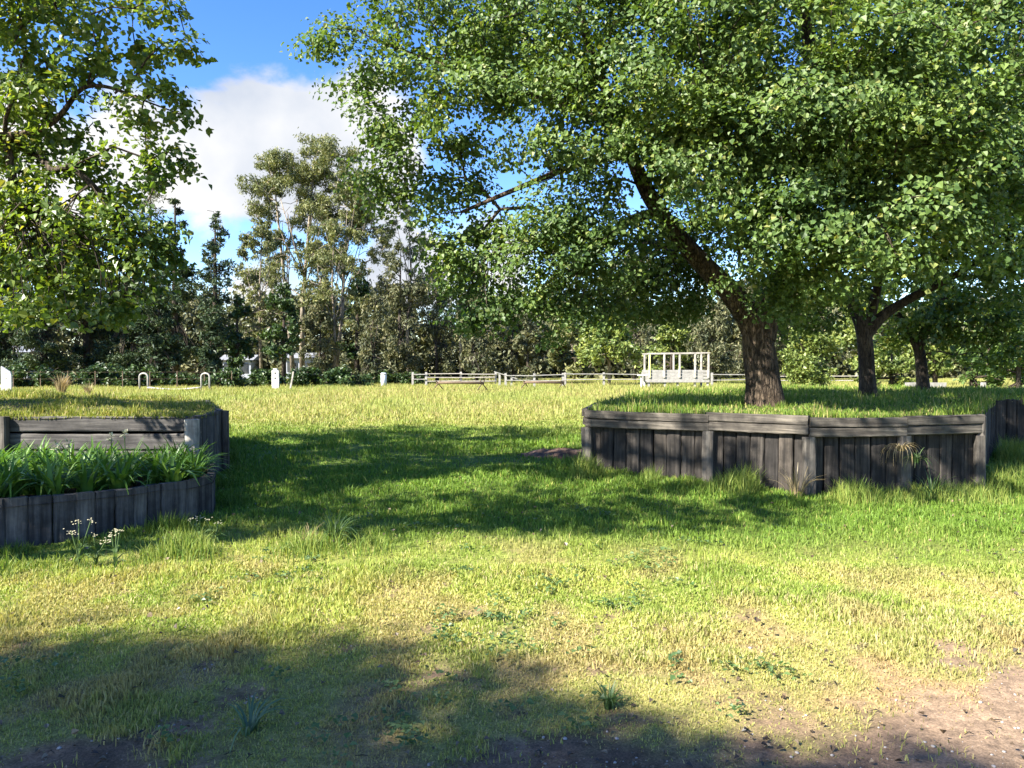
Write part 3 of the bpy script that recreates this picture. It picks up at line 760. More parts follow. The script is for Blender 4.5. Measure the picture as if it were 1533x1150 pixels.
# left tree: trunk stands outside the picture
left_lines = [
    [(-9.6, 10.6, .95, .3), (-9.5, 10.5, 2.0, .25), (-9.3, 10.3, 3.2, .22), (-9.0, 10.0, 4.6, .17), (-8.7, 9.7, 6.2, .12), (-8.5, 9.4, 8.0, .06)],
    [(-9.4, 10.4, 2.4, .14), (-8.3, 9.6, 3.3, .11), L4(20, 395, 8.8, .055), L4(110, 400, 8.6, .035), L4(200, 400, 8.4, .018)],
    [(-9.3, 10.3, 3.2, .13), (-8.0, 9.3, 4.3, .07), L4(40, 200, 8.5, .035), L4(130, 130, 8.3, .022), L4(215, 150, 8.1, .012)],
    [(-9.2, 10.2, 3.7, .12), (-7.4, 8.2, 5.6, .09), (-5.6, 6.4, 6.6, .06), (-4.2, 5.0, 7.0, .03)],
]
left_blobs = [bl(20, 40, 8.4, .8), bl(90, 40, 8.3, .75), bl(160, 30, 8.2, .6), bl(200, 75, 8.2, .4), bl(250, 20, 8.1, .25), bl(270, 75, 8.1, .2), bl(215, 120, 8.1, .28), bl(250, 155, 8.1, .25), bl(205, 160, 8.1, .22), bl(60, 130, 8.4, .6), bl(10, 180, 8.6, .7), bl(100, 190, 8.4, .35),
    bl(130, 235, 8.4, .35), bl(190, 215, 8.2, .3), bl(268, 232, 8.1, .18), bl(225, 250, 8.2, .2), bl(60, 290, 8.6, .6), bl(120, 310, 8.5, .55), bl(180, 290, 8.4, .35), bl(210, 340, 8.4, .4), bl(230, 390, 8.5, .3), bl(160, 370, 8.4, .5), bl(80, 370, 8.5, .6), bl(10, 330, 8.8, .8), bl(110, 420, 8.2, .35), bl(170, 440, 8.2, .3), bl(60, 440, 8.3, .3), bl(200, 420, 8.5, .3), bl(15, 430, 8.6, .4), bl(150, 465, 8.1, .16), bl(30, 385, 8.5, .5), bl(100, 355, 8.6, .5), bl(180, 335, 8.5, .4), bl(235, 330, 8.5, .28), bl(245, 375, 8.5, .25), bl(215, 385, 8.4, .35), bl(130, 400, 8.3, .4), bl(40, 250, 8.7, .5), bl(150, 270, 8.6, .4), bl(30, 455, 8.4, .22), bl(95, 455, 8.2, .22), bl(175, 460, 8.15, .18),
    bl(-60, 100, 9, 1.2), bl(-80, 300, 9, 1.2), bl(-200, 150, 10, 1.6), bl(-220, 330, 10, 1.5),
    ((-8.5, 9.5, 7.6), 1.6), ((-6.6, 7.8, 6.7), 1.2), ((-9.5, 8.5, 6.5), 1.6), ((-10, 11.5, 6.8), 1.8), ((-7.5, 11, 7.5), 1.6), ((-5.4, 6.3, 7.0), 1.1), ((-4.4, 5.2, 7.1), .8), ((-5.4, 8.6, 7.2), .9), ((-10.5, 9.0, 4.5), 1.4), ((-8.8, 12, 5.2), 1.5)]
near_tree('leafy_tree', 'leafy tree hanging into the photo from the left edge, its trunk out of sight', left_lines, left_blobs, 36, 44, .073, 'leaf_yellow', 'bark', seed=14, rc=.25)

# ------------------------------------------------------------------ distant trees
KITE = np.array([(0, 0, 0), (.3, .45, .06), (0, 1, 0), (-.3, .45, .06)]); KQ = np.array([(0, 1, 2, 3)])
SLIM = np.array([(0, 0, 0), (.16, .45, .05), (0, 1, 0), (-.16, .45, .05)])
def far_tree(kind, px, top, Y, hw, label, seed, trunk_px=None, lean=0, n=1.0, base=None, leaf=None, bark=None, cat='tree', crown_from=None, group='trees along the far side of the paddock', fsize=1.0, name=None):
    """tree standing at distance Y whose top is seen at (px, top) and whose crown is 2*hw pixels wide"""
    rng = np.random.default_rng(seed)
    tp = at(px, top, Y); bx = (trunk_px if trunk_px is not None else px - lean)
    g = float(gz(Y)) if base is None else base
    bp = np.array((at(bx, 570, Y)[0], Y, g)); H = tp[2] - g; W = hw / F * Y
    root = tag(empty(name or {'euc': 'gum_tree', 'pine': 'pine_tree', 'oak': 'sheoak_tree', 'bush': 'bush', 'dense': 'evergreen_tree'}[kind], bp), label, cat, group)
    top_c = tp - bp
    if kind == 'euc':
        r0 = max(.1, H * .0085); cf = crown_from or .42
        p1 = np.array((top_c[0] * .15 + rng.normal(0, .2), rng.normal(0, .3), H * .3)); p2 = np.array((top_c[0] * .5 + rng.normal(0, .3), rng.normal(0, .4), H * .62)); p3 = np.array((top_c[0] * .85, 0, H * .9))
        lines = [[(0, 0, -.2, r0 * 1.35), (*p1, r0), (*p2, r0 * .65), (*p3, r0 * .25)]]
        for k in range(6):
            q = p1 + (p2 - p1) * rng.uniform(0.1, .9); a = rng.uniform(0, 6.28); 
            e = q + np.array((math.cos(a) * W * .55, math.sin(a) * W * .4, H * rng.uniform(.22, .36)))
            lines.append([(*q, r0 * .42), (*((q + e) / 2 + np.array((0, 0, -.03 * H))), r0 * .28), (*e, r0 * .12)])
        nb = 62; blobs = []
        for k in range(nb):
            f = rng.uniform(cf, .98); a = rng.uniform(0, 6.28); wr = W * (1.0 if f < .8 else .72) * math.sqrt(rng.random())
            r = W * rng.uniform(.1, .21)
            blobs.append(((top_c[0] * f + math.cos(a) * wr * .95, math.sin(a) * wr * .7, H * f - r * .4), r))
        blobs.append(((top_c[0], 0, H - W * .25), W * .26))
        shp, fs, dr, sq = SLIM, .27 * fsize, 1.1, .75
    elif kind == 'pine':
        r0 = max(.12, H * .016)
        lines = [[(0, 0, -.2, r0 * 1.3), (top_c[0] * .3, 0, H * .4, r0), (top_c[0], 0, H * .97, r0 * .2)]]
        blobs = []; lv = 17; c0 = crown_from or .3
        for k in range(lv):
            f = c0 + (.97 - c0) * k / (lv - 1)
            f += rng.uniform(-.025, .015); env = W * (1 - .75 * max(0, (f - c0) / (1 - c0)) ** 2.2) * rng.uniform(.6, 1.1)
            for j in range(3 if f < .9 else 2):
                a = rng.uniform(0, 6.28); d = env * rng.uniform(.15, .8) * (1 if f < .93 else .3)
                r = max(.35, env * rng.uniform(.25, .48))
                blobs.append(((top_c[0] * f + math.cos(a) * d, math.sin(a) * d, H * (f + rng.uniform(-.03, .03)) + d * .12), r))
        shp, fs, dr, sq = SLIM, .32 * fsize, .1, .6
    elif kind == 'oak':
        r0 = max(.1, H * .013)
        lines = [[(0, 0, -.2, r0 * 1.3), (top_c[0] * .4 + rng.normal(0, .2), 0, H * .35, r0), (top_c[0], 0, H * .95, r0 * .2)]]
        for k in range(2):
            a = rng.uniform(0, 6.28)
            lines.append([(*(np.array(lines[0][1][:3]) * .8), r0 * .6), (top_c[0] * .3 + math.cos(a) * W * .5, math.sin(a) * W * .4, H * .65, r0 * .3)])
        blobs = []; c0 = crown_from or .1
        for k in range(22):
            f = rng.uniform(c0, .95); env = W * (1 - abs(f - .5) * .8); a = rng.uniform(0, 6.28); d = env * math.sqrt(rng.random()) * .75
            blobs.append(((top_c[0] * f + math.cos(a) * d, math.sin(a) * d * .8, H * f), W * rng.uniform(.22, .4)))
        blobs.append(((top_c[0], 0, H - W * .25), W * .26))
        shp, fs, dr, sq = SLIM, .33 * fsize, .9, 1.1
    else:
        r0 = max(.08, H * .02); c0 = crown_from or (.08 if kind == 'bush' else .2)
        lines = [[(0, 0, -.2, r0 * 1.3), (top_c[0] * .4, 0, H * .4, r0), (top_c[0], 0, H * .85, r0 * .3)]]
        blobs = []
        for k in range(16):
            f = rng.uniform(c0, .86); env = W * (1 - max(0, (f - .4)) * 1.1); a = rng.uniform(0, 6.28); d = env * math.sqrt(rng.random()) * .8
            r = W * rng.uniform(.22, .38)
            blobs.append(((top_c[0] * f + math.cos(a) * d, math.sin(a) * d * .8, max(r * .5, H * f)), r))
        blobs.append(((top_c[0], 0, H - W * .3), W * .3))
        shp, fs, dr, sq = KITE, .28 * fsize, .5, .85
    T = np.array([b[0] for b in blobs])
    sub = np.concatenate([np.array(b[0]) + rng.normal(0, .5, (4, 3)) * b[1] for b in blobs])
    B, par, rad, nfix, ends = grow(lines, np.concatenate([T, sub]), step=.9, twig=.018, rng=rng, maxr=.15)
    mb = MB()
    for k, ln in enumerate(lines):
        mb.tube([q[:3] for q in ln], [q[3] for q in ln], 8)
    branch_mesh(mb, B, par, rad, nfix)
    mb.build('trunk', M[bark or {'euc': 'bark_pale', 'pine': 'bark_dark', 'oak': 'bark_grey', 'bush': 'bark_dark', 'dense': 'bark_dark'}[kind]], root, True)
    pts = []
    for (c, r) in blobs:
        k = int(250 * n * r * r / fs ** 2 * .16) + 20
        # several tufts within the clump, so that it breaks up
        tu = rng.normal(0, 1, (max(3, int(5 + r * 6)), 3)); tu /= np.linalg.norm(tu, axis=1)[:, None]; tu *= (rng.random((len(tu), 1)) ** .4) * r
        i = rng.integers(0, len(tu), k); off = rng.normal(0, .33 * min(r, 1.1), (k, 3))
        p = tu[i] + off * .7; p[:, 2] *= sq
        pts.append(np.array(c) + p)
    C = np.concatenate(pts); C[:, 2] = np.maximum(C[:, 2], .05)
    size = fs * rng.uniform(.6, 1.4, len(C))
    me = leaves_mesh('crown', C, size, .35 if kind != 'bush' else .6, None, rng, shp, KQ, dr)
    link_mesh('crown', me, M[leaf or {'euc': 'leaf_euc', 'pine': 'leaf_pine', 'oak': 'leaf_oak', 'bush': 'leaf_bush', 'dense': 'leaf_under'}[kind]], root)
    return root

FT = [
 # kind, px, top, Y, hw, label, kw
 ('pine', 262, 290, 58, 40, 'dark dense pine with blunt top beside the left tree leaves', dict(crown_from=.12, n=1.3)),
 ('pine', 322, 320, 55, 38, 'thin dark pine with bare lower branches left of the blue sky gap', dict(crown_from=.36, n=.6)),
 ('pine', 200, 330, 60, 55, 'broad dark pine half hidden behind the hanging left leaves', dict(crown_from=.08, n=1.2)),
 ('pine', 130, 300, 62, 60, 'dark pine behind the left tree, third from the left edge', dict(crown_from=.08, n=1.2)),
 ('pine', 65, 330, 57, 55, 'dark pine behind the left tree, second from the left edge', dict(crown_from=.1, n=1.2)),
 ('pine', -5, 310, 58, 60, 'dark pine at the very left edge behind the white marker', dict(crown_from=.12, n=1.2)),
 ('pine', 238, 420, 50, 48, 'low broad dark conifer above the left pipe hoop', dict(crown_from=.12, n=1.2)),
 ('oak', 225, 255, 72, 40, 'tall grey thin-leaved tree rising above the dark pines on the left', dict(n=.55, leaf='leaf_oak')),
 ('dense', 355, 440, 56, 30, 'dark round-headed evergreen right of the thin pine', dict(n=1.1)),
 ('pine', 318, 470, 50, 30, 'short dark bushy conifer behind the right pipe hoop', dict(crown_from=.05, n=1.3)),
 ('dense', 425, 425, 54, 38, 'dark evergreen with layered crown behind the white post', dict(n=1.0, crown_from=.3)),
 ('euc', 475, 195, 66, 112, 'tallest olive gum tree with spreading crown against the cloud', dict(trunk_px=452, n=1.2, crown_from=.4)),
 ('euc', 405, 235, 68, 45, 'slim olive gum with small head left of the tallest gum', dict(trunk_px=440, n=1.2, crown_from=.55)),
 ('euc', 540, 250, 64, 60, 'gum tree with pale leaning trunk right of the tallest gum', dict(trunk_px=500, n=1.2, crown_from=.5)),
 ('euc', 392, 335, 60, 46, 'shorter olive gum filling in below the slim gum on the left', dict(crown_from=.3, n=1.2)),
 ('euc', 500, 330, 58, 52, 'bushy mid-height gum between the two tall pale gum trunks', dict(crown_from=.35, n=1.2)),
 ('euc', 612, 305, 68, 52, 'tall soft-crowned gum rising behind the sheoaks and bluish post', dict(crown_from=.4, n=1.2)),
 ('dense', 535, 400, 60, 32, 'dark narrow evergreen behind the pale leaning gum trunk', dict(n=1.0)),
 ('oak', 600, 362, 58, 46, 'tall brown-grey sheoak above the small bluish post', dict(n=1.2)),
 ('oak', 560, 440, 54, 40, 'lower brown-grey sheoak left of the small bluish post', dict(n=1.0)),
 ('oak', 655, 395, 60, 42, 'brown-grey sheoak in the gap under the big tree lower leaves', dict(n=1.1)),
 ('euc', 690, 370, 70, 45, 'pale thin gum rising behind the brown sheoaks', dict(n=.6)),
 ('oak', 715, 430, 56, 40, 'drab sheoak behind the dark low jump rail', dict(n=1.1)),
 ('oak', 770, 440, 58, 42, 'brownish sheoak with forked dark trunk behind the rail fence', dict(n=1.1)),
 ('oak', 480, 460, 57, 36, 'grey-brown low sheoak between the two gum trunks', dict(n=.9)),
 ('bush', 790, 490, 54, 34, 'brown twiggy bush behind the rail fence', dict(leaf='leaf_oak', cat='bush')),
 ('pine', 845, 455, 56, 42, 'olive green pine left of the short-trunked spreading tree', dict(leaf='leaf_euc', crown_from=.2, n=1.2)),
 ('euc', 860, 340, 70, 60, 'tall gum glimpsed through the big tree lower leaves', dict(n=.8)),
 ('dense', 912, 470, 52, 58, 'short-trunked spreading olive tree behind the rail fence left of the timber stand', dict(leaf='leaf_bush', crown_from=.42, bark='bark_pale')),
 ('oak', 950, 380, 66, 55, 'tall dark sheoak behind the spreading olive tree', dict(n=1.1)),
 ('dense', 1005, 470, 58, 45, 'olive bushy tree right behind the timber stand', dict(leaf='leaf_bush', crown_from=.1)),
 ('oak', 1065, 450, 56, 45, 'grey feathery sheoak between timber stand and big trunk', dict(n=1.2)),
 ('oak', 1120, 420, 64, 50, 'sheoak directly behind the big leaning trunk', dict(n=1.2)),
 ('bush', 1215, 492, 34, 62, 'sunlit rounded yellow-green bush between the first and second trunks', dict(cat='bush', fsize=.55, n=.9)),
 ('oak', 1190, 400, 66, 55, 'tall drab sheoak beyond the sunlit bush', dict(n=1.2)),
 ('dense', 1290, 430, 60, 60, 'tall green tree beyond the second trunk', dict(leaf='leaf_bush')),
 ('bush', 1335, 505, 36, 50, 'pale green bush between second and third trunks', dict(cat='bush', fsize=.6)),
 ('dense', 1400, 430, 50, 60, 'tall green tree beyond the third trunk', dict(leaf='leaf_bush')),
 ('dense', 1480, 440, 44, 60, 'dense green tree at right behind the raised lawn', dict(leaf='leaf_sweetgum', fsize=.8)),
 ('bush', 1455, 515, 30, 40, 'dark leafy bush behind the raised lawn near the right edge', dict(cat='bush', leaf='leaf_sweetgum', fsize=.5)),
 ('bush', 1525, 490, 28, 50, 'leafy bush cut by the right edge behind the raised lawn', dict(cat='bush', leaf='leaf_sweetgum', fsize=.5)),
 ('dense', 1560, 400, 46, 60, 'tall dark tree cut by the right edge of the photo', dict(leaf='leaf_under')),
]
for i, (kind, px, top, Y, hw, label, kw) in enumerate(FT):
    far_tree(kind, px, top, Y, hw, label, 100 + i, **kw)

# low dark shrubs under the far trees
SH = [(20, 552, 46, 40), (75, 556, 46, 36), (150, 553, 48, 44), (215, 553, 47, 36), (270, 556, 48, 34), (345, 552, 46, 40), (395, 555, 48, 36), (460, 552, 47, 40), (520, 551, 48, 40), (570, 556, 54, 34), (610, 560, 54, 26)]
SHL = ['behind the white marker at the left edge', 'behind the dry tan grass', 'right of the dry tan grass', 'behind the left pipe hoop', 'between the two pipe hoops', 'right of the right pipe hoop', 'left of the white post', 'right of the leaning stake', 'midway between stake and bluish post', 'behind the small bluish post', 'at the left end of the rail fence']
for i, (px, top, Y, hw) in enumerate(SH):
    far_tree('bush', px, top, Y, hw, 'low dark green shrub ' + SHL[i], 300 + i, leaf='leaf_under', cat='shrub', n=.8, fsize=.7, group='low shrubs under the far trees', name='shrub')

# the wood behind everything
def far_wood():
    rng = np.random.default_rng(77); pts = []
    for k in range(2300):
        x = rng.uniform(-95, 95); y = 84 + rng.uniform(0, 14); z = rng.random() ** 1.25 * 9.5 + .2
        z = min(z, 7.5 + 2.5 * math.sin(x * .2) * math.sin(x * .53) + (3 if x < -15 else 0)); r = rng.uniform(.9, 1.9)
        o = rng.normal(0, .55, (80, 3)) * r; p = np.array((x, y, z)) + o; p[:, 2] = np.maximum(p[:, 2], .2); pts.append(p)
    C = np.concatenate(pts)
    me = leaves_mesh('far_wood', C, .62 * rng.uniform(.6, 1.4, len(C)), .3, None, rng, KITE, KQ, .4)
    tag(link_mesh('far_wood', me, M['leaf_oak']), kind='stuff')
far_wood()

# trees outside the picture whose shade lies on the lawn
SH_D = (1.051, .731)                      # ground shift of a shadow per metre of height
def shade_tree(label, trunk, spots, seed, per=26, leaf_n=30):
    """spots: (x, y of the shadow, height of the foliage, radius)"""
    x, y = trunk; zs = max(s[2] for s in spots)
    blobs = [((a - SH_D[0] * z, b - SH_D[1] * z, z), r) for a, b, z, r in spots]
    cx = sum(b[0][0] for b in blobs) / len(blobs); cy = sum(b[0][1] for b in blobs) / len(blobs)
    lines = [[(x, y, -.1, .3), (x, y + .1, 1.8, .24), (x * .6 + cx * .4, y * .6 + cy * .4, 3.6, .17), (cx, cy, zs * .9, .07)]]
    near_tree('leafy_tree', label, lines, blobs, per, leaf_n, .12, 'leaf_sweetgum', 'bark_dark', seed=seed, sides=10, rc=.42)
shade_tree('leafy tree out of the photo left of the camera, shading the lawn between the beds', (-9.2, 3.6),
    [(-4.2, 7.2, 5.6, .8), (-3.2, 7.6, 6.2, .85), (-2.2, 8.2, 6.4, .9), (-1.2, 8.1, 6.6, .85), (-.3, 8.2, 6.6, .85), (.6, 8.1, 6.4, .8), (1.4, 8.2, 6.2, .75), (2.1, 8.0, 6, .55), (2.8, 8.4, 6, .6), (-3.2, 8.8, 7, .9), (-5, 7.4, 5.2, .8), (-1.8, 9.4, 7.3, .7), (.2, 9.4, 7.2, .7), (2, 9.4, 7, .7), (1.2, 10.6, 7.6, .6), (3.3, 9.4, 6.6, .5), (4.5, 9.55, 6.4, .5), (5.3, 9.6, 6.4, .5), (6.1, 9.8, 6.4, .5)], 402)
spots = [(-5.2, 3.3, 9, 1.2), (-4.2, 3.35, 9, 1.1), (-3.2, 3.5, 9.2, 1.1), (-2.4, 3.65, 9.2, 1.0), (-1.8, 3.75, 9.2, .9), (-1.15, 3.6, 9.2, .85), (-.65, 3.15, 9, .8), (-.1, 2.7, 9, .85), (.4, 2.45, 9, .85)]
spots += [(-4.6 + k * .9, 2.5 - .12 * k, 9.3 + .3 * (k % 2), 1.2) for k in range(6)] + [(-4 + k * .95, 1.4, 9.8, 1.3) for k in range(5)]
shade_tree('tall leafy tree out of the photo behind the camera, shading the left foreground', (-14.2, -4.4), spots, 403, per=42, leaf_n=34)
spots = [(.9, 2.35, 9, .85), (1.5, 2.25, 9, .85), (2.1, 2.2, 9, .85), (2.8, 2.2, 9, .9), (3.5, 2.3, 9, 1.0), (4.2, 2.3, 9, 1.0)] + [(.2 + k * .9, 1.3, 9.5, 1.2) for k in range(5)]
shade_tree('tall leafy tree out of the photo straight behind the camera, shading the right foreground', (-8.6, -6.2), spots, 404, per=42, leaf_n=34)

# ------------------------------------------------------------------ paddock furniture
def ground_pt(px, Y): 
    p = at(px, 570, Y); return np.array((p[0], Y, float(gz(Y))))
# white post with two dark marks
Y = 43; g = ground_pt(412.5, Y)
wp = tag(empty('marker_post', g), 'short white pointed post with small dark marks standing in the paddock', 'post')
mb = MB(); w = .19
mb.plank((0, 0, .5), (0, 0, 1), (1, 0, 0), (0, 1, 0), 1.1, .4, .16, .003, .01, 4)
mb.plank((0, 0, 1.1), (0, 0, 1), (1, 0, 0), (0, 1, 0), .11, .26, .14, .003, .04, 2); mb.build('panel', M['white_paint'], wp)
for z in (.9, .62):
    mb = MB(); mb.box((.0, -.086, z), .09, .012, .07); mb.box((.035, -.086, z - .05), .03, .012, .05); mb.build('mark', M['dark_mark'], wp)
# leaning stake
g = ground_pt(434, 43)
mb = MB(); mb.bar((0, 0, -.1), (.2, 0, .98), .085, .06); tag(mb.build('stake', M['post_pale'], None, loc=g), 'thin pale stake leaning to the right beside the white post', 'stake')
# white marker at the left edge
g = ground_pt(6, 38)
e = tag(empty('jump_stand', g), 'white sloping-topped jump stand at the left edge of the paddock', 'jump stand')
mb = MB(); mb.add([(-.12, -.05, -.1), (.38, -.05, -.1), (.38, -.05, .82), (.33, -.05, 1.0), (-.1, -.05, 1.28), (-.12, -.05, 1.25), (-.12, .05, -.1), (.38, .05, -.1), (.38, .05, .82), (.33, .05, 1.0), (-.1, .05, 1.28), (-.12, .05, 1.25)],
    [(5, 4, 3, 2, 1, 0)[::-1], (6, 7, 8, 9, 10, 11)[::-1]] + [(i, (i + 1) % 6, 6 + (i + 1) % 6, 6 + i)[::-1] for i in range(6)]); mb.build('panel', M['white_paint'], e)
mb = MB(); mb.box((-.5, 0, .3), .9, .06, .12); mb.box((-.9, 0, .2), .08, .08, .5); mb.build('foot_rail', M['white_paint'], e)
for z in (.95, .7): 
    mb = MB(); mb.box((.12, -.056, z), .1, .01, .06); mb.build('mark', M['grey_rail'], e)
# two pipe hoops joined by a low rail
Y = 40; g = ground_pt(261, Y); k = Y / F
hp = tag(empty('pipe_hoops', g), 'pair of galvanised pipe hoops joined by a sagging low rail', 'pipe rail')
for cxp in (215 - 261, 307.5 - 261):
    x0 = cxp * k; hw = 6.2 * k; pts = [(x0 - hw, 0, -.1), (x0 - hw, 0, .68)]
    for a in range(0, 9):
        t = math.pi - math.pi * a / 8; pts.append((x0 + hw * math.cos(t), 0, .74 + .17 * math.sin(t)))
    pts += [(x0 + hw, 0, .68), (x0 + hw, 0, -.1)]
    mb = MB(); mb.tube(pts, .045, 8); mb.build('hoop', M['galv'], hp, True)
mb = MB(); x0 = (221 - 261) * k; x1 = (301 - 261) * k
mb.tube([(x0 + (x1 - x0) * t / 10, 0, .17 - .1 * math.sin(math.pi * t / 10)) for t in range(11)], .05, 8); mb.build('rail', M['galv'], hp, True)
# bluish small post
g = ground_pt(574.5, 50)
e = tag(empty('drum_post', g), 'small pale bluish cylindrical post in front of the dark shrubs', 'post')
mb = MB(); mb.tube([(0, 0, -.1), (0, 0, .4), (0, 0, .8), (0, 0, .86)], [.2, .19, .19, .15], 14)
bp = plain_mat('blue_grey_paint', (.4, .45, .5), (.6, .66, .7), 5); mb.build('body', bp, e, True)
mb = MB(); mb.tube([(0, 0, .74), (0, 0, .82)], [.205, .205], 14); mb.build('rim', M['white_paint'], e, True)

# fences
def rail_fence(label, px0, px1, Y, h, nrail, mat, gap=None, wob=.04, seed=1, thick=.1, dip=0):
    rnd = random.Random(seed); k = Y / F
    a = ground_pt(px0, Y); b = ground_pt(px1, Y); L = b[0] - a[0]
    root = tag(empty('rail_fence', a), label, 'fence', 'rail fences across the paddock')
    n = max(1, round(L / 2.3)); xs = [L * i / n for i in range(n + 1)]
    hs = [h + rnd.uniform(-wob, wob) for _ in xs]
    for x, hh in zip(xs, hs):
        mb = MB(); mb.box((x, .02, hh / 2 - .05), .14, .12, hh + .2); mb.build('post', M[mat], root)
    for r in range(nrail):
        f = 1 - r * (.42 if nrail < 3 else .3)
        mb = MB()
        for i in range(n):
            mb.bar((xs[i] + .0, -.075, hs[i] * f - .07 + rnd.uniform(-.03, .03)), (xs[i + 1] - .02, -.075, hs[i + 1] * f - .07 + rnd.uniform(-.03, .03)), thick, .05)
        mb.build('rail', M[mat], root)
    return root
rail_fence('short white double rail fence just right of the bluish post', 618, 638, 50, .82, 2, 'old_white', seed=2)
rail_fence('weathered brown-grey close-railed fence in the middle of the paddock', 638, 742, 53, .85, 3, 'grey_rail', seed=3, thick=.26)
rail_fence('white rail fence with uneven rails left of the timber stand', 757, 843, 48, .82, 2, 'old_white', seed=4)
rail_fence('low white rail fence running up to the timber stand', 846, 962, 50, .82, 2, 'old_white', seed=5)
rail_fence('white rail fence between the timber stand and the big trunk', 1066, 1128, 50, .8, 2, 'old_white', seed=6)
rail_fence('grey rail fence behind the sunlit bush beyond the big trunk', 1165, 1290, 52, .72, 2, 'grey_rail', seed=7)
# broken rail lying against the gap
g = ground_pt(748, 48); mb = MB(); mb.bar((-.35, 0, .95), (1.1, 0, .5), .13, .06); mb.bar((.0, .03, -.1), (.0, .03, .84), .13, .1); mb.bar((.75, .03, -.1), (.75, .03, .62), .13, .1)
tag(mb.build('broken_rail', M['old_white'], None, loc=g), 'broken white rail sloping down to the right between two fences', 'fence rail')
# board panel at right
g = ground_pt(1386, 30)
e = tag(empty('board_panel', g), 'low grey-white board panel behind the third trunk', 'panel')
mb = MB()
for z in (.36, .55, .74): mb.box((0, 0, z - .12), 1.6, .05, .17)
mb.build('boards', M['old_white'], e)
for x in (-.7, .7):
    mb = MB(); mb.box((x, .06, .28), .1, .07, .75); mb.build('post', M['grey_rail'], e)
g = ground_pt(1472, 27); mb = MB(); mb.box((0, 0, .35), .14, .12, .9)
tag(mb.build('stump_post', M['old_white'], None, loc=g), 'short pale post in front of the bushes at the right', 'post')

# low dark jump rails
def low_jump(label, px0, px1, Y, h, mat, seed):
    a = ground_pt(px0, Y); b = ground_pt(px1, Y); L = b[0] - a[0]
    root = tag(empty('low_jump', a), label, 'jump', 'low trestle jumps in the paddock')
    mb = MB(); mb.tube([(-.1, 0, h), (L * .5, 0, h + .01), (L + .1, 0, h - .02)], .065, 8); mb.build('pole', M[mat], root, True)
    for x in (0, L):
        mb = MB()
        mb.bar((x - .3, -.25, -.02), (x + .1, .1, h + .1), .045); mb.bar((x + .3, .25, -.02), (x - .1, -.1, h + .1), .045)
        mb.build('trestle', M[mat], root)
low_jump('dark brown low trestle jump left of centre in the yellow grass', 656, 722, 40, .42, 'brown_wood', 1)
low_jump('dark brown low trestle jump nearer the timber stand', 786, 842, 41, .42, 'brown_wood', 2)

# timber stand
Y = 44; k = Y / F; g = ground_pt(1015, Y)
X = lambda p: (p - 1015) * k
st = tag(empty('timber_stand', g), 'old white timber stand with boarded front, legs and an open upper frame', 'timber stand')
zt = at(0, 531, Y)[2] - g[2]; zm = at(0, 554, Y)[2] - g[2]; zl = at(0, 573, Y)[2] - g[2]
mb = MB(); nb = 4
for i in range(nb):
    mb.box((X(1015), 0, zl + (zm - zl) * (i + .5) / nb), X(1062) - X(968), .05, (zm - zl) / nb - .03)
mb.build('front_boards', M['old_white'], st)
mb = MB()
for i in range(nb): mb.box((X(1015), 1.5, zl + (zm - zl) * (i + .5) / nb), X(1062) - X(968), .05, (zm - zl) / nb - .012)
mb.build('back_boards', M['old_white'], st)
mb = MB(); mb.box((X(1015), .75, zl + .04), X(1062) - X(968) - .06, 1.42, .05); mb.build('deck', M['grey_rail'], st)
for i, p in enumerate((972, 994, 1017, 1040, 1060)):
    mb = MB(); mb.box((X(p), -.07, (zm + zt) / 2 - .2), .1, .08, zt - zm + .5); mb.build('upright', M['grey_rail'] if i else plain_mat('yellowed_paint', (.5, .48, .2), (.66, .62, .33)), st)
    if i in (0, 2, 4):
        mb = MB(); mb.box((X(p), 1.6, (zm + zt) / 2 - .2), .1, .08, zt - zm + .5); mb.build('upright', M['grey_rail'], st)
mb = MB(); mb.bar((X(969), -.07, zt + .06), (X(1062), -.07, zt + .1), .11, .07); mb.build('top_rail', M['grey_rail'], st)
mb = MB(); mb.bar((X(969), 1.6, zt + .06), (X(1062), 1.6, zt + .1), .1, .07); mb.build('top_rail', M['grey_rail'], st)
for p, yy in ((972, 0.02), (996, .02), (1015, .05), (1041, .05), (1060, .02), (972, 1.5), (1060, 1.5)):
    mb = MB(); mb.box((X(p), yy + .08, zl / 2 - .03), .12, .1, zl + .2); mb.build('leg', M['grey_rail' if p > 1000 else 'old_white'], st)
mb = MB(); mb.box((X(963), .3, zl + .42), .5, .7, .06); mb.bar((X(963) - .1, .1, -.1), (X(963) - .1, .1, zl + .38), .09); mb.bar((X(963) + .15, .5, -.1), (X(963) + .15, .5, zl + .38), .09); mb.build('side_shelf', M['white_paint'], st)

# pale buildings glimpsed between the trunks
def shed(label, px, Y, W, D, H, seed):
    g = ground_pt(px, Y); e = tag(empty('farm_building', g), label, 'building', 'pale buildings beyond the trees')
    mb = MB(); mb.box((0, 0, H / 2), W, D, H, .002); mb.build('wall', M['house_wall'], e)
    mb = MB(); r = H + .6
    v = [(-W/2-.4, -D/2-.4, H), (W/2+.4, -D/2-.4, H), (W/2+.4, D/2+.4, H), (-W/2-.4, D/2+.4, H), (-W/2-.4, 0, r), (W/2+.4, 0, r)]
    mb.add(v, [(0, 1, 5, 4), (2, 3, 4, 5), (0, 4, 3), (1, 2, 5), (3, 2, 1, 0)]); mb.build('roof', M['house_roof'], e)
    for x in (-W * .28, W * .22):
        mb = MB(); mb.box((x, -D/2 - .02, H * .55), 1.1, .08, 1.0); mb.build('window', M['glass'], e)
shed('pale bluish building glimpsed between the trunks at the left edge', 22, 72, 5, 4, 2.6, 1)
shed('pale building glimpsed between the dark trunks left of the white post', 362, 84, 3, 3, 2.0, 2)
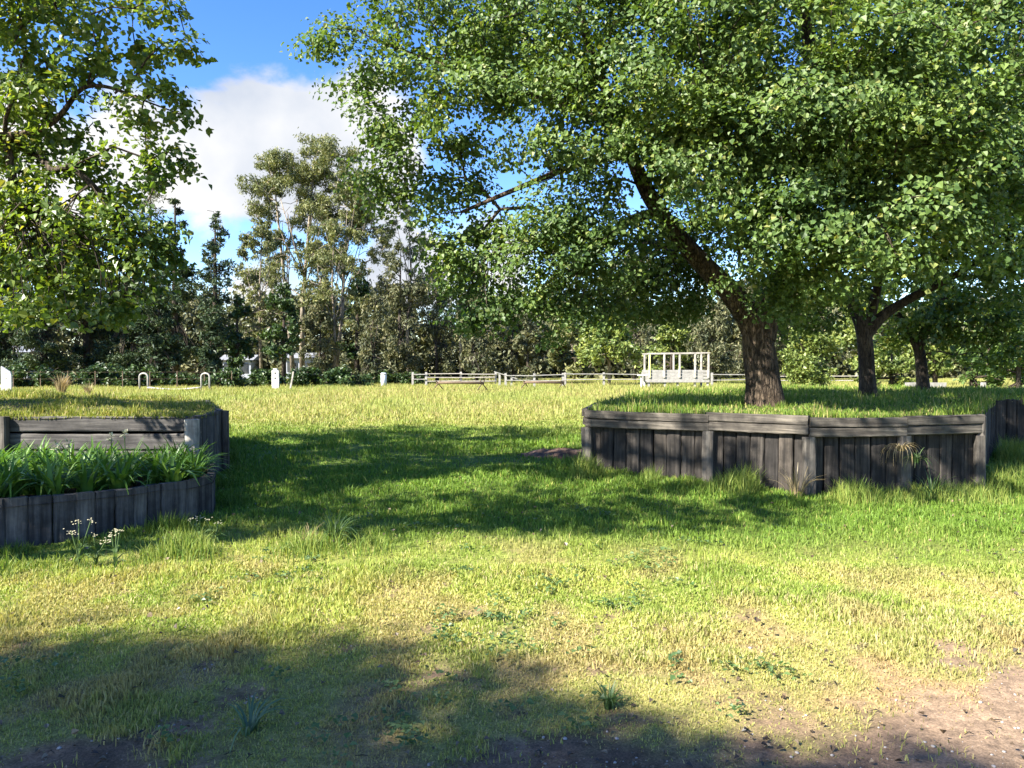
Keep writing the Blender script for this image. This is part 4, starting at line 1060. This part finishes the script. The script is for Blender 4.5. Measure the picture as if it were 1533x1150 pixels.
shed('pale building glimpsed behind the gum trunks right of the white post', 456, 84, 3.2, 3, 2.2, 3)
# wire fence on the left of the paddock
root = tag(empty('wire_fence', ground_pt(20, 45)), 'thin wire fence in front of the dark shrubs on the left', 'fence')
for i in range(9):
    mb = MB(); mb.bar((i * 1.6, 0, -.1), (i * 1.6, 0, 1.0), .045); mb.build('post', M['brown_wood'], root)
mb = MB()
for z in (.55, .95): mb.tube([(i * 1.6, -.04, z - (.02 if i % 2 else 0)) for i in range(9)], .005, 4)
mb.build('wire', M['brown_wood'], root)

# ------------------------------------------------------------------ small plants
def strap_verts(mb, base, ang, L, W, arch, rnd, seg=5):
    d = np.array((math.cos(ang), math.sin(ang), 0)); s = np.array((-d[1], d[0], 0))
    vs = []; fs = []; tilt = rnd.uniform(-.3, .3)
    for i in range(seg + 1):
        t = i / seg; th = arch * t ** 1.3
        p = np.array(base) + d * (L * (t * math.sin(th * .9) + .04)) + np.array((0, 0, 1.)) * L * (t * math.cos(th * .95))
        w = W * (1 - t ** 2.5) * .5 + .001
        vs += [p - s * w + np.array((0, 0, tilt * w)), p + np.array((0, 0, -w * .35)), p + s * w - np.array((0, 0, tilt * w))]
    for i in range(seg):
        for j in (0, 1): fs.append((i*3+j, i*3+j+1, (i+1)*3+j+1, (i+1)*3+j))
    mb.add(vs, fs)
def strap_clump(name, label, loc, n, L, W, mat, seed, cat='plant', group=None, amin=.25, amax=1.6):
    rnd = random.Random(seed); mb = MB()
    for i in range(n):
        a = rnd.uniform(0, 6.283); rr = rnd.uniform(0, L * .16)
        strap_verts(mb, (math.cos(a) * rr, math.sin(a) * rr, -.02), a + rnd.uniform(-.5, .5), L * rnd.uniform(.6, 1.15), W * rnd.uniform(.7, 1.2), rnd.uniform(amin, amax), rnd)
    o = mb.build(name, M[mat], None, True, loc)
    return tag(o, label, cat, group)
# strappy clumps of the left bed
rnd = random.Random(21); ci = 0; sp = []
tries = 0
while len(sp) < 90 and tries < 6000:
    tries += 1
    x = rnd.uniform(-7.4, -3.3); y = rnd.uniform(6.9, 9.3)
    if not inside(np.array([x]), np.array([y]), LOWP)[0] or edge_dist(np.array([x]), np.array([y]), LOWP)[0] < .2: continue
    if any(math.hypot(x - a, y - b) < .23 for a, b in sp): continue
    sp.append((x, y))
for i, (x, y) in enumerate(sp):
    strap_clump('strappy_plant', 'strappy dark green clump among those filling the left low bed', (x, y, float(low_z(np.array([x]), np.array([y]))[0])), 36, .43, .042, 'strap', 500 + i, 'plant', 'strappy plants in the left low bed', .3, 1.5)
# cream flower heads
def flower(px, py, Y, label, seed, zsoil=.36):
    p = at(px, py, Y); e = tag(empty('lily_flower', (p[0], p[1], zsoil)), label, 'flower', 'cream flower heads above the strappy plants')
    mb = MB(); h = p[2] - zsoil; mb.tube([(0, 0, 0), (.01, 0, h * .5), (0, 0, h)], .006, 5); mb.build('stem', M['weed'], e)
    mb = MB(); r2 = random.Random(seed)
    for k in range(26):
        d = np.array((r2.gauss(0, 1), r2.gauss(0, 1), r2.gauss(.3, .8))); d /= np.linalg.norm(d)
        a = d * .02; b = d * r2.uniform(.05, .075); s = np.cross(d, (.3, .2, .9)); s /= np.linalg.norm(s)
        mb.add([a, (a + b) / 2 + s * .014, b, (a + b) / 2 - s * .014], [(0, 1, 2, 3)])
    o = mb.build('flower_head', M['flower'], e); o.location = (0, 0, h)
flower(84, 672, 8.0, 'cream flower head, lower of the pair at left in the strappy bed', 1)
flower(103, 664, 8.2, 'cream flower head, upper of the pair at left in the strappy bed', 2)
flower(166, 655, 8.6, 'left of the two pale flower heads near the middle of the strappy bed', 3)
flower(186, 650, 8.8, 'right of the two pale flower heads near the middle of the strappy bed', 4)

# weeds with pale seed heads in front of the low edging
def weed(px, py_top, Y, label, seed, heads=3):
    p = at(px, py_top, Y); rnd = random.Random(seed); z0 = float(gzn(np.array([p[0]]), np.array([Y]))[0])
    e = tag(empty('flowering_weed', (p[0], Y, z0)), label, 'weed', 'flowering weeds in front of the low edging'); h = p[2] - z0
    st_, hd, lf = MB(), MB(), MB()
    for k in range(heads):
        a = rnd.uniform(0, 6.28); sp_ = rnd.uniform(.02, .1); hh = h * rnd.uniform(.72, 1.0)
        top = np.array((math.cos(a) * sp_, math.sin(a) * sp_, hh))
        st_.tube([(0, 0, 0), (top[0] * .3, top[1] * .3, hh * .5), top], .0045, 4)
        for j in range(10):
            d = np.array((rnd.gauss(0, 1), rnd.gauss(0, 1), rnd.gauss(0, .5))) * .02
            c = top + d; s = rnd.uniform(.004, .008)
            hd.add([c + np.array((s, 0, 0)), c + np.array((0, s, s * .4)), c + np.array((-s, 0, 0)), c + np.array((0, -s, -s * .4))], [(0, 1, 2, 3)])
    for k in range(10):
        a = rnd.uniform(0, 6.28); strap_verts(lf, (0, 0, rnd.uniform(0, h * .45)), a, rnd.uniform(.08, .16), .022, rnd.uniform(.8, 1.6), rnd, 3)
    st_.build('stem', M['weed'], e); hd.build('flower_head', M['seed_head'], e); lf.build('leaves', M['weed'], e)
weed(118, 778, 6.1, 'flowering weed with pale heads, leftmost before the low grey edging', 1, 4)
weed(143, 796, 6.2, 'short flowering weed second from the left before the edging', 2)
weed(172, 785, 6.0, 'flowering weed third from the left before the low edging', 3, 3)
weed(297, 766, 6.9, 'pale-headed weed near the right end of the low edging', 4, 3)
weed(322, 774, 6.9, 'pale-headed weed furthest right past the end of the low edging', 5, 2)

# grass clumps one can pick out
strap_clump('grass_tussock', 'bluish spiky grass tussock on bare soil at the foot of the photo', (*at(372, 1108, 3.32)[:2], .0), 26, .2, .011, 'blue_weed', 71, 'tussock', None, .5, 1.5)
strap_clump('grass_tussock', 'bright green tall tussock at the shadow edge left of centre', (*at(500, 810, 7.0)[:2], .0), 90, .34, .009, 'weed', 72, 'tussock', None, .2, 1.3)
strap_clump('grass_tussock', 'brownish scruffy tussock beside the tall bright one', (*at(462, 818, 6.9)[:2], .0), 40, .22, .008, 'dry', 73, 'tussock', None, .3, 1.5)
strap_clump('grass_tussock', 'small green tussock in the foreground right of centre', (*at(912, 1062, 3.6)[:2], .0), 50, .13, .006, 'weed', 74, 'tussock', None, .2, 1.3)
strap_clump('grass_tussock', 'spreading green tussock at the foot of the capped wall', (*at(1395, 742, 9.0)[:2], .02), 60, .4, .014, 'weed', 75, 'tussock', None, .3, 1.4)
strap_clump('grass_tussock', 'tall pale tussock at the foot of the post in the capped wall', (*at(1192, 725, 9.1)[:2], .02), 40, .42, .01, 'dry', 76, 'tussock', None, .15, .9)
# dry plant growing out of the wall
p = at(1349, 672, 9.12)
strap_clump('dry_wall_plant', 'dry straw-coloured plant hanging from the gap in the capped wall', p, 46, .24, .008, 'dry', 77, 'plant', None, 1.7, 3.0)
p = at(1372, 690, 9.05)
strap_clump('wall_weed', 'greenish weed sprouting low on the capped wall beside the dry plant', p, 40, .2, .01, 'weed', 78, 'plant', None, .6, 2.4)
# dry tan grass far left
for i, (px, lab) in enumerate(((92, 'taller dry tan grass clump beyond the left raised bed'), (132, 'small pale dry grass clump beyond the left raised bed'))):
    g = ground_pt(px, 34); strap_clump('dry_grass_clump', lab, g, 160 - 90 * i, .95 - .35 * i, .03, 'dry', 90 + i, 'grass clump', None, .1, .7)

# mulch heap by the left end of the capped wall
def heap():
    p = at(838, 672, 12.2); rng = np.random.default_rng(9)
    V = []; n = 22; m = 10; 
    for i in range(m + 1):
        for j in range(n):
            r = i / m; a = 2 * math.pi * j / n
            V.append((math.cos(a) * r * .75, math.sin(a) * r * .45, .13 * (1 - r * r) + rng.normal(0, .012) - .02))
    Fq = [(i*n+j, i*n+(j+1) % n, (i+1)*n+(j+1) % n, (i+1)*n+j) for i in range(m) for j in range(n)]
    Fq = [f[::-1] for f in Fq]
    me = mesh_np('mulch_heap', np.array(V), np.array(Fq), True)
    tag(link_mesh('mulch_heap', me, M['mulch'], None, (p[0], 12.3, float(gz(12.3)))), 'dark brown mulch heap on the grass at the left end of the capped wall', 'mulch heap')
heap()

# fallen leaves, twigs and pebbles over the bare soil
def litter():
    rng = np.random.default_rng(31); n = 4200
    x, y = scatter(n, 2.4, 6.5, rng, 1.3)
    k = rng.random(n) < (.12 + .88 * dirt(x, y)) * ss(6.5, 3, y) * (1 - .85 * ss(.8, 2.0, x)) + .02; x, y = x[k], y[k]
    C = np.stack([x, y, gzn(x, y) + .008 + rng.random(len(x)) * .012], 1)
    me = leaves_mesh('leaf_litter', C, rng.uniform(.008, .035, len(C)), 2.2, None, rng, LEAF * np.array((.8, 1, 1.5)), LTRI, .0)
    tag(link_mesh('leaf_litter', me, M['litter']), kind='stuff')
    # leaves fallen on the lawn
    n = 900; x, y = scatter(n, 3, 10, rng, .8)
    k = not_bed(x, y) & (fbm(x * 1.7 + 4, y * 1.7) > .47); x, y = x[k], y[k]
    C = np.stack([x, y, gzn(x, y) + .03 + rng.random(len(x)) * .03], 1)
    me = leaves_mesh('fallen_leaves', C, rng.uniform(.015, .042, len(C)), 1.2, None, rng, LEAF, LTRI, .0)
    tag(link_mesh('fallen_leaves', me, M['litter']), kind='stuff')
    # flat broad-leaved weeds in the turf
    n = 520; x, y = scatter(n, 2.6, 9, rng, .9); k = not_bed(x, y) & (fbm(x * 1.1 + 30, y * 1.1 + 8) > .5) & (dirt(x, y) < .5); x, y = x[k], y[k]; m = len(x)
    C = np.repeat(np.stack([x, y, gzn(x, y) + .03], 1), 14, 0); C[:, :2] += rng.normal(0, .045, (m * 14, 2)); C[:, 2] += rng.random(m * 14) * .025
    me = leaves_mesh('lawn_weeds', C, rng.uniform(.018, .04, len(C)), 1.8, None, rng, LEAF, LTRI, .1)
    tag(link_mesh('lawn_weeds', me, M['weed']), kind='stuff')
    # pebbles
    n = 2600; x, y = scatter(n, 2.4, 5, rng, 1.2)
    k = rng.random(n) < dirt(x, y) * .7; x, y = x[k], y[k]; m = len(x)
    t = (1 + 5 ** .5) / 2
    ico = np.array([(-1,t,0),(1,t,0),(-1,-t,0),(1,-t,0),(0,-1,t),(0,1,t),(0,-1,-t),(0,1,-t),(t,0,-1),(t,0,1),(-t,0,-1),(-t,0,1)]) / 1.9
    fi = np.array([(0,11,5),(0,5,1),(0,1,7),(0,7,10),(0,10,11),(1,5,9),(5,11,4),(11,10,2),(10,7,6),(7,1,8),(3,9,4),(3,4,2),(3,2,6),(3,6,8),(3,8,9),(4,9,5),(2,4,11),(6,2,10),(8,6,7),(9,8,1)])
    s = (.002 + .009 * rng.random(m) ** 3)[:, None, None] * rng.uniform(.6, 1.3, (m, 1, 3)) * np.array((1, 1, .6))
    V = ico[None] * s * rng.uniform(.8, 1.2, (m, 12, 1)) + np.stack([x, y, gzn(x, y) + .002], 1)[:, None, :]
    T = (np.arange(m) * 12)[:, None, None] + fi[None]
    tag(link_mesh('pebbles', mesh_np('pebbles', V.reshape(-1, 3), T.reshape(-1, 3), True), M['stone']), kind='stuff')
    mb = MB(); rr = random.Random(8)
    for i in range(40):
        px = rr.uniform(-20, 1550); py = rr.uniform(900, 1150); Yy = 1840 / (py - 550); p = at(px, py, Yy); a = rr.uniform(0, 6.28); L = rr.uniform(.02, .06)
        z = float(gzn(np.array([p[0]]), np.array([Yy]))[0]) + .012
        mb.tube([(p[0], p[1], z), (p[0] + math.cos(a) * L * .5, p[1] + math.sin(a) * L * .5, z + rr.uniform(0, .012)), (p[0] + math.cos(a) * L, p[1] + math.sin(a) * L, z)], [.002, .0025, .0015], 5)
    tag(mb.build('fallen_twigs', M['bark_dark'], None), kind='stuff')
litter()

# ------------------------------------------------------------------ light
SUN_EL = R(38); TRAVEL = (0.82, 0.57)     # direction the light travels over the ground
tl = math.hypot(*TRAVEL); tx, ty = TRAVEL[0] / tl, TRAVEL[1] / tl
sd = bpy.data.lights.new('sun', 'SUN'); so = bpy.data.objects.new('sun', sd); COL.objects.link(so)
sd.energy = 5.0; sd.angle = R(.55); sd.color = (1, .94, .84)
dirv = Vector((tx * math.cos(SUN_EL), ty * math.cos(SUN_EL), -math.sin(SUN_EL)))
so.rotation_euler = dirv.to_track_quat('-Z', 'Y').to_euler()
so.location = (-20, -15, 25)

w = bpy.data.worlds.new('World'); scene.world = w; w.use_nodes = True
nt = w.node_tree; ns = nt.nodes; ls = nt.links; ns.clear()
sky = ns.new('ShaderNodeTexSky'); sky.sky_type = 'NISHITA'; sky.sun_disc = False
sky.sun_elevation = SUN_EL; sky.sun_rotation = math.atan2(-tx, -ty)
sky.air_density = 1.0; sky.dust_density = .3; sky.ozone_density = 2.5; sky.altitude = 300
bg = ns.new('ShaderNodeBackground'); bg.inputs[1].default_value = .082
hs = ns.new('ShaderNodeHueSaturation'); hs.inputs['Saturation'].default_value = 1.3; hs.inputs['Hue'].default_value = .515; ls.new(sky.outputs[0], hs.inputs['Color']); ls.new(hs.outputs[0], bg.inputs[0])
# clouds, laid out by direction
tc = ns.new('ShaderNodeTexCoord'); 
def vm(op, a, b=None):
    n = ns.new('ShaderNodeVectorMath'); n.operation = op
    for s, v in zip(n.inputs, (a, b)):
        if v is None: continue
        if hasattr(v, 'node'): ls.new(v, s)
        else: s.default_value = v
    return n
def mm(op, a, b=None, c=None, clamp=False):
    n = ns.new('ShaderNodeMath'); n.operation = op; n.use_clamp = clamp
    for s, v in zip(n.inputs, (a, b, c)):
        if v is None: continue
        if hasattr(v, 'node'): ls.new(v, s)
        else: s.default_value = v
    return n.outputs[0]
D = tc.outputs['Generated']
nz = ns.new('ShaderNodeTexNoise'); nz.inputs['Scale'].default_value = 5.5; nz.inputs['Detail'].default_value = 9; nz.inputs['Roughness'].default_value = .56; nz.inputs['Distortion'].default_value = .3
mp = ns.new('ShaderNodeMapping'); mp.inputs['Scale'].default_value = (1, 1, 1.5); mp.inputs['Location'].default_value = (.37, .2, .1); ls.new(D, mp.inputs[0]); ls.new(mp.outputs[0], nz.inputs['Vector'])
def blobdir(px, py, half_deg, gain):
    v = at(px, py, 10) - np.array((0, 0, CAMH)); v = v / np.linalg.norm(v)
    dt = vm('DOT_PRODUCT', D, tuple(v)).outputs['Value']
    an = mm('ARCCOSINE', mm('MINIMUM', dt, .99999))
    return mm('MULTIPLY', mm('SUBTRACT', 1.0, mm('DIVIDE', an, R(half_deg))), gain)
cl = [blobdir(430, 225, 6.6, 1.2), blobdir(330, 255, 6, 1.1), blobdir(520, 215, 6.4, 1.1), blobdir(270, 250, 4.5, .9), blobdir(190, 215, 4.5, .8), blobdir(370, 450, 5, .5), blobdir(620, 410, 4.5, .8), blobdir(60, 300, 7, .7), blobdir(720, 410, 5, .5)]
mxv = cl[0]
for c in cl[1:]: mxv = mm('MAXIMUM', mxv, c)
mxv = mm('MAXIMUM', mxv, -1.0)
val = mm('ADD', mm('MULTIPLY', mm('SUBTRACT', nz.outputs[0], .5), 2.1), mxv)
mask = ns.new('ShaderNodeMapRange'); mask.interpolation_type = 'SMOOTHSTEP'; mask.inputs[1].default_value = .08; mask.inputs[2].default_value = .4; ls.new(val, mask.inputs[0])
nz2 = ns.new('ShaderNodeTexNoise'); nz2.inputs['Scale'].default_value = 4.5; nz2.inputs['Detail'].default_value = 6; mp2 = ns.new('ShaderNodeMapping'); mp2.inputs['Location'].default_value = (3.1, 1.2, .9); ls.new(D, mp2.inputs[0]); ls.new(mp2.outputs[0], nz2.inputs['Vector'])
cr = ramp(ns, [(.36, (.56, .63, .76)), (.6, (1, .99, .98))]); ls.new(nz2.outputs[0], cr.inputs[0])
bc = ns.new('ShaderNodeBackground'); bc.inputs[1].default_value = .262; ls.new(cr.outputs[0], bc.inputs[0])
mx = ns.new('ShaderNodeMixShader'); ls.new(mask.outputs[0], mx.inputs[0]); ls.new(bg.outputs[0], mx.inputs[1]); ls.new(bc.outputs[0], mx.inputs[2])
ow = ns.new('ShaderNodeOutputWorld'); ls.new(mx.outputs[0], ow.inputs[0])

scene.view_settings.view_transform = 'Standard'; scene.view_settings.look = 'None'
scene.view_settings.exposure = 2.1; scene.view_settings.gamma = 1
scene.render.engine = 'CYCLES'
scene.cycles.max_bounces = 8; scene.cycles.transparent_max_bounces = 8; scene.cycles.transmission_bounces = 4
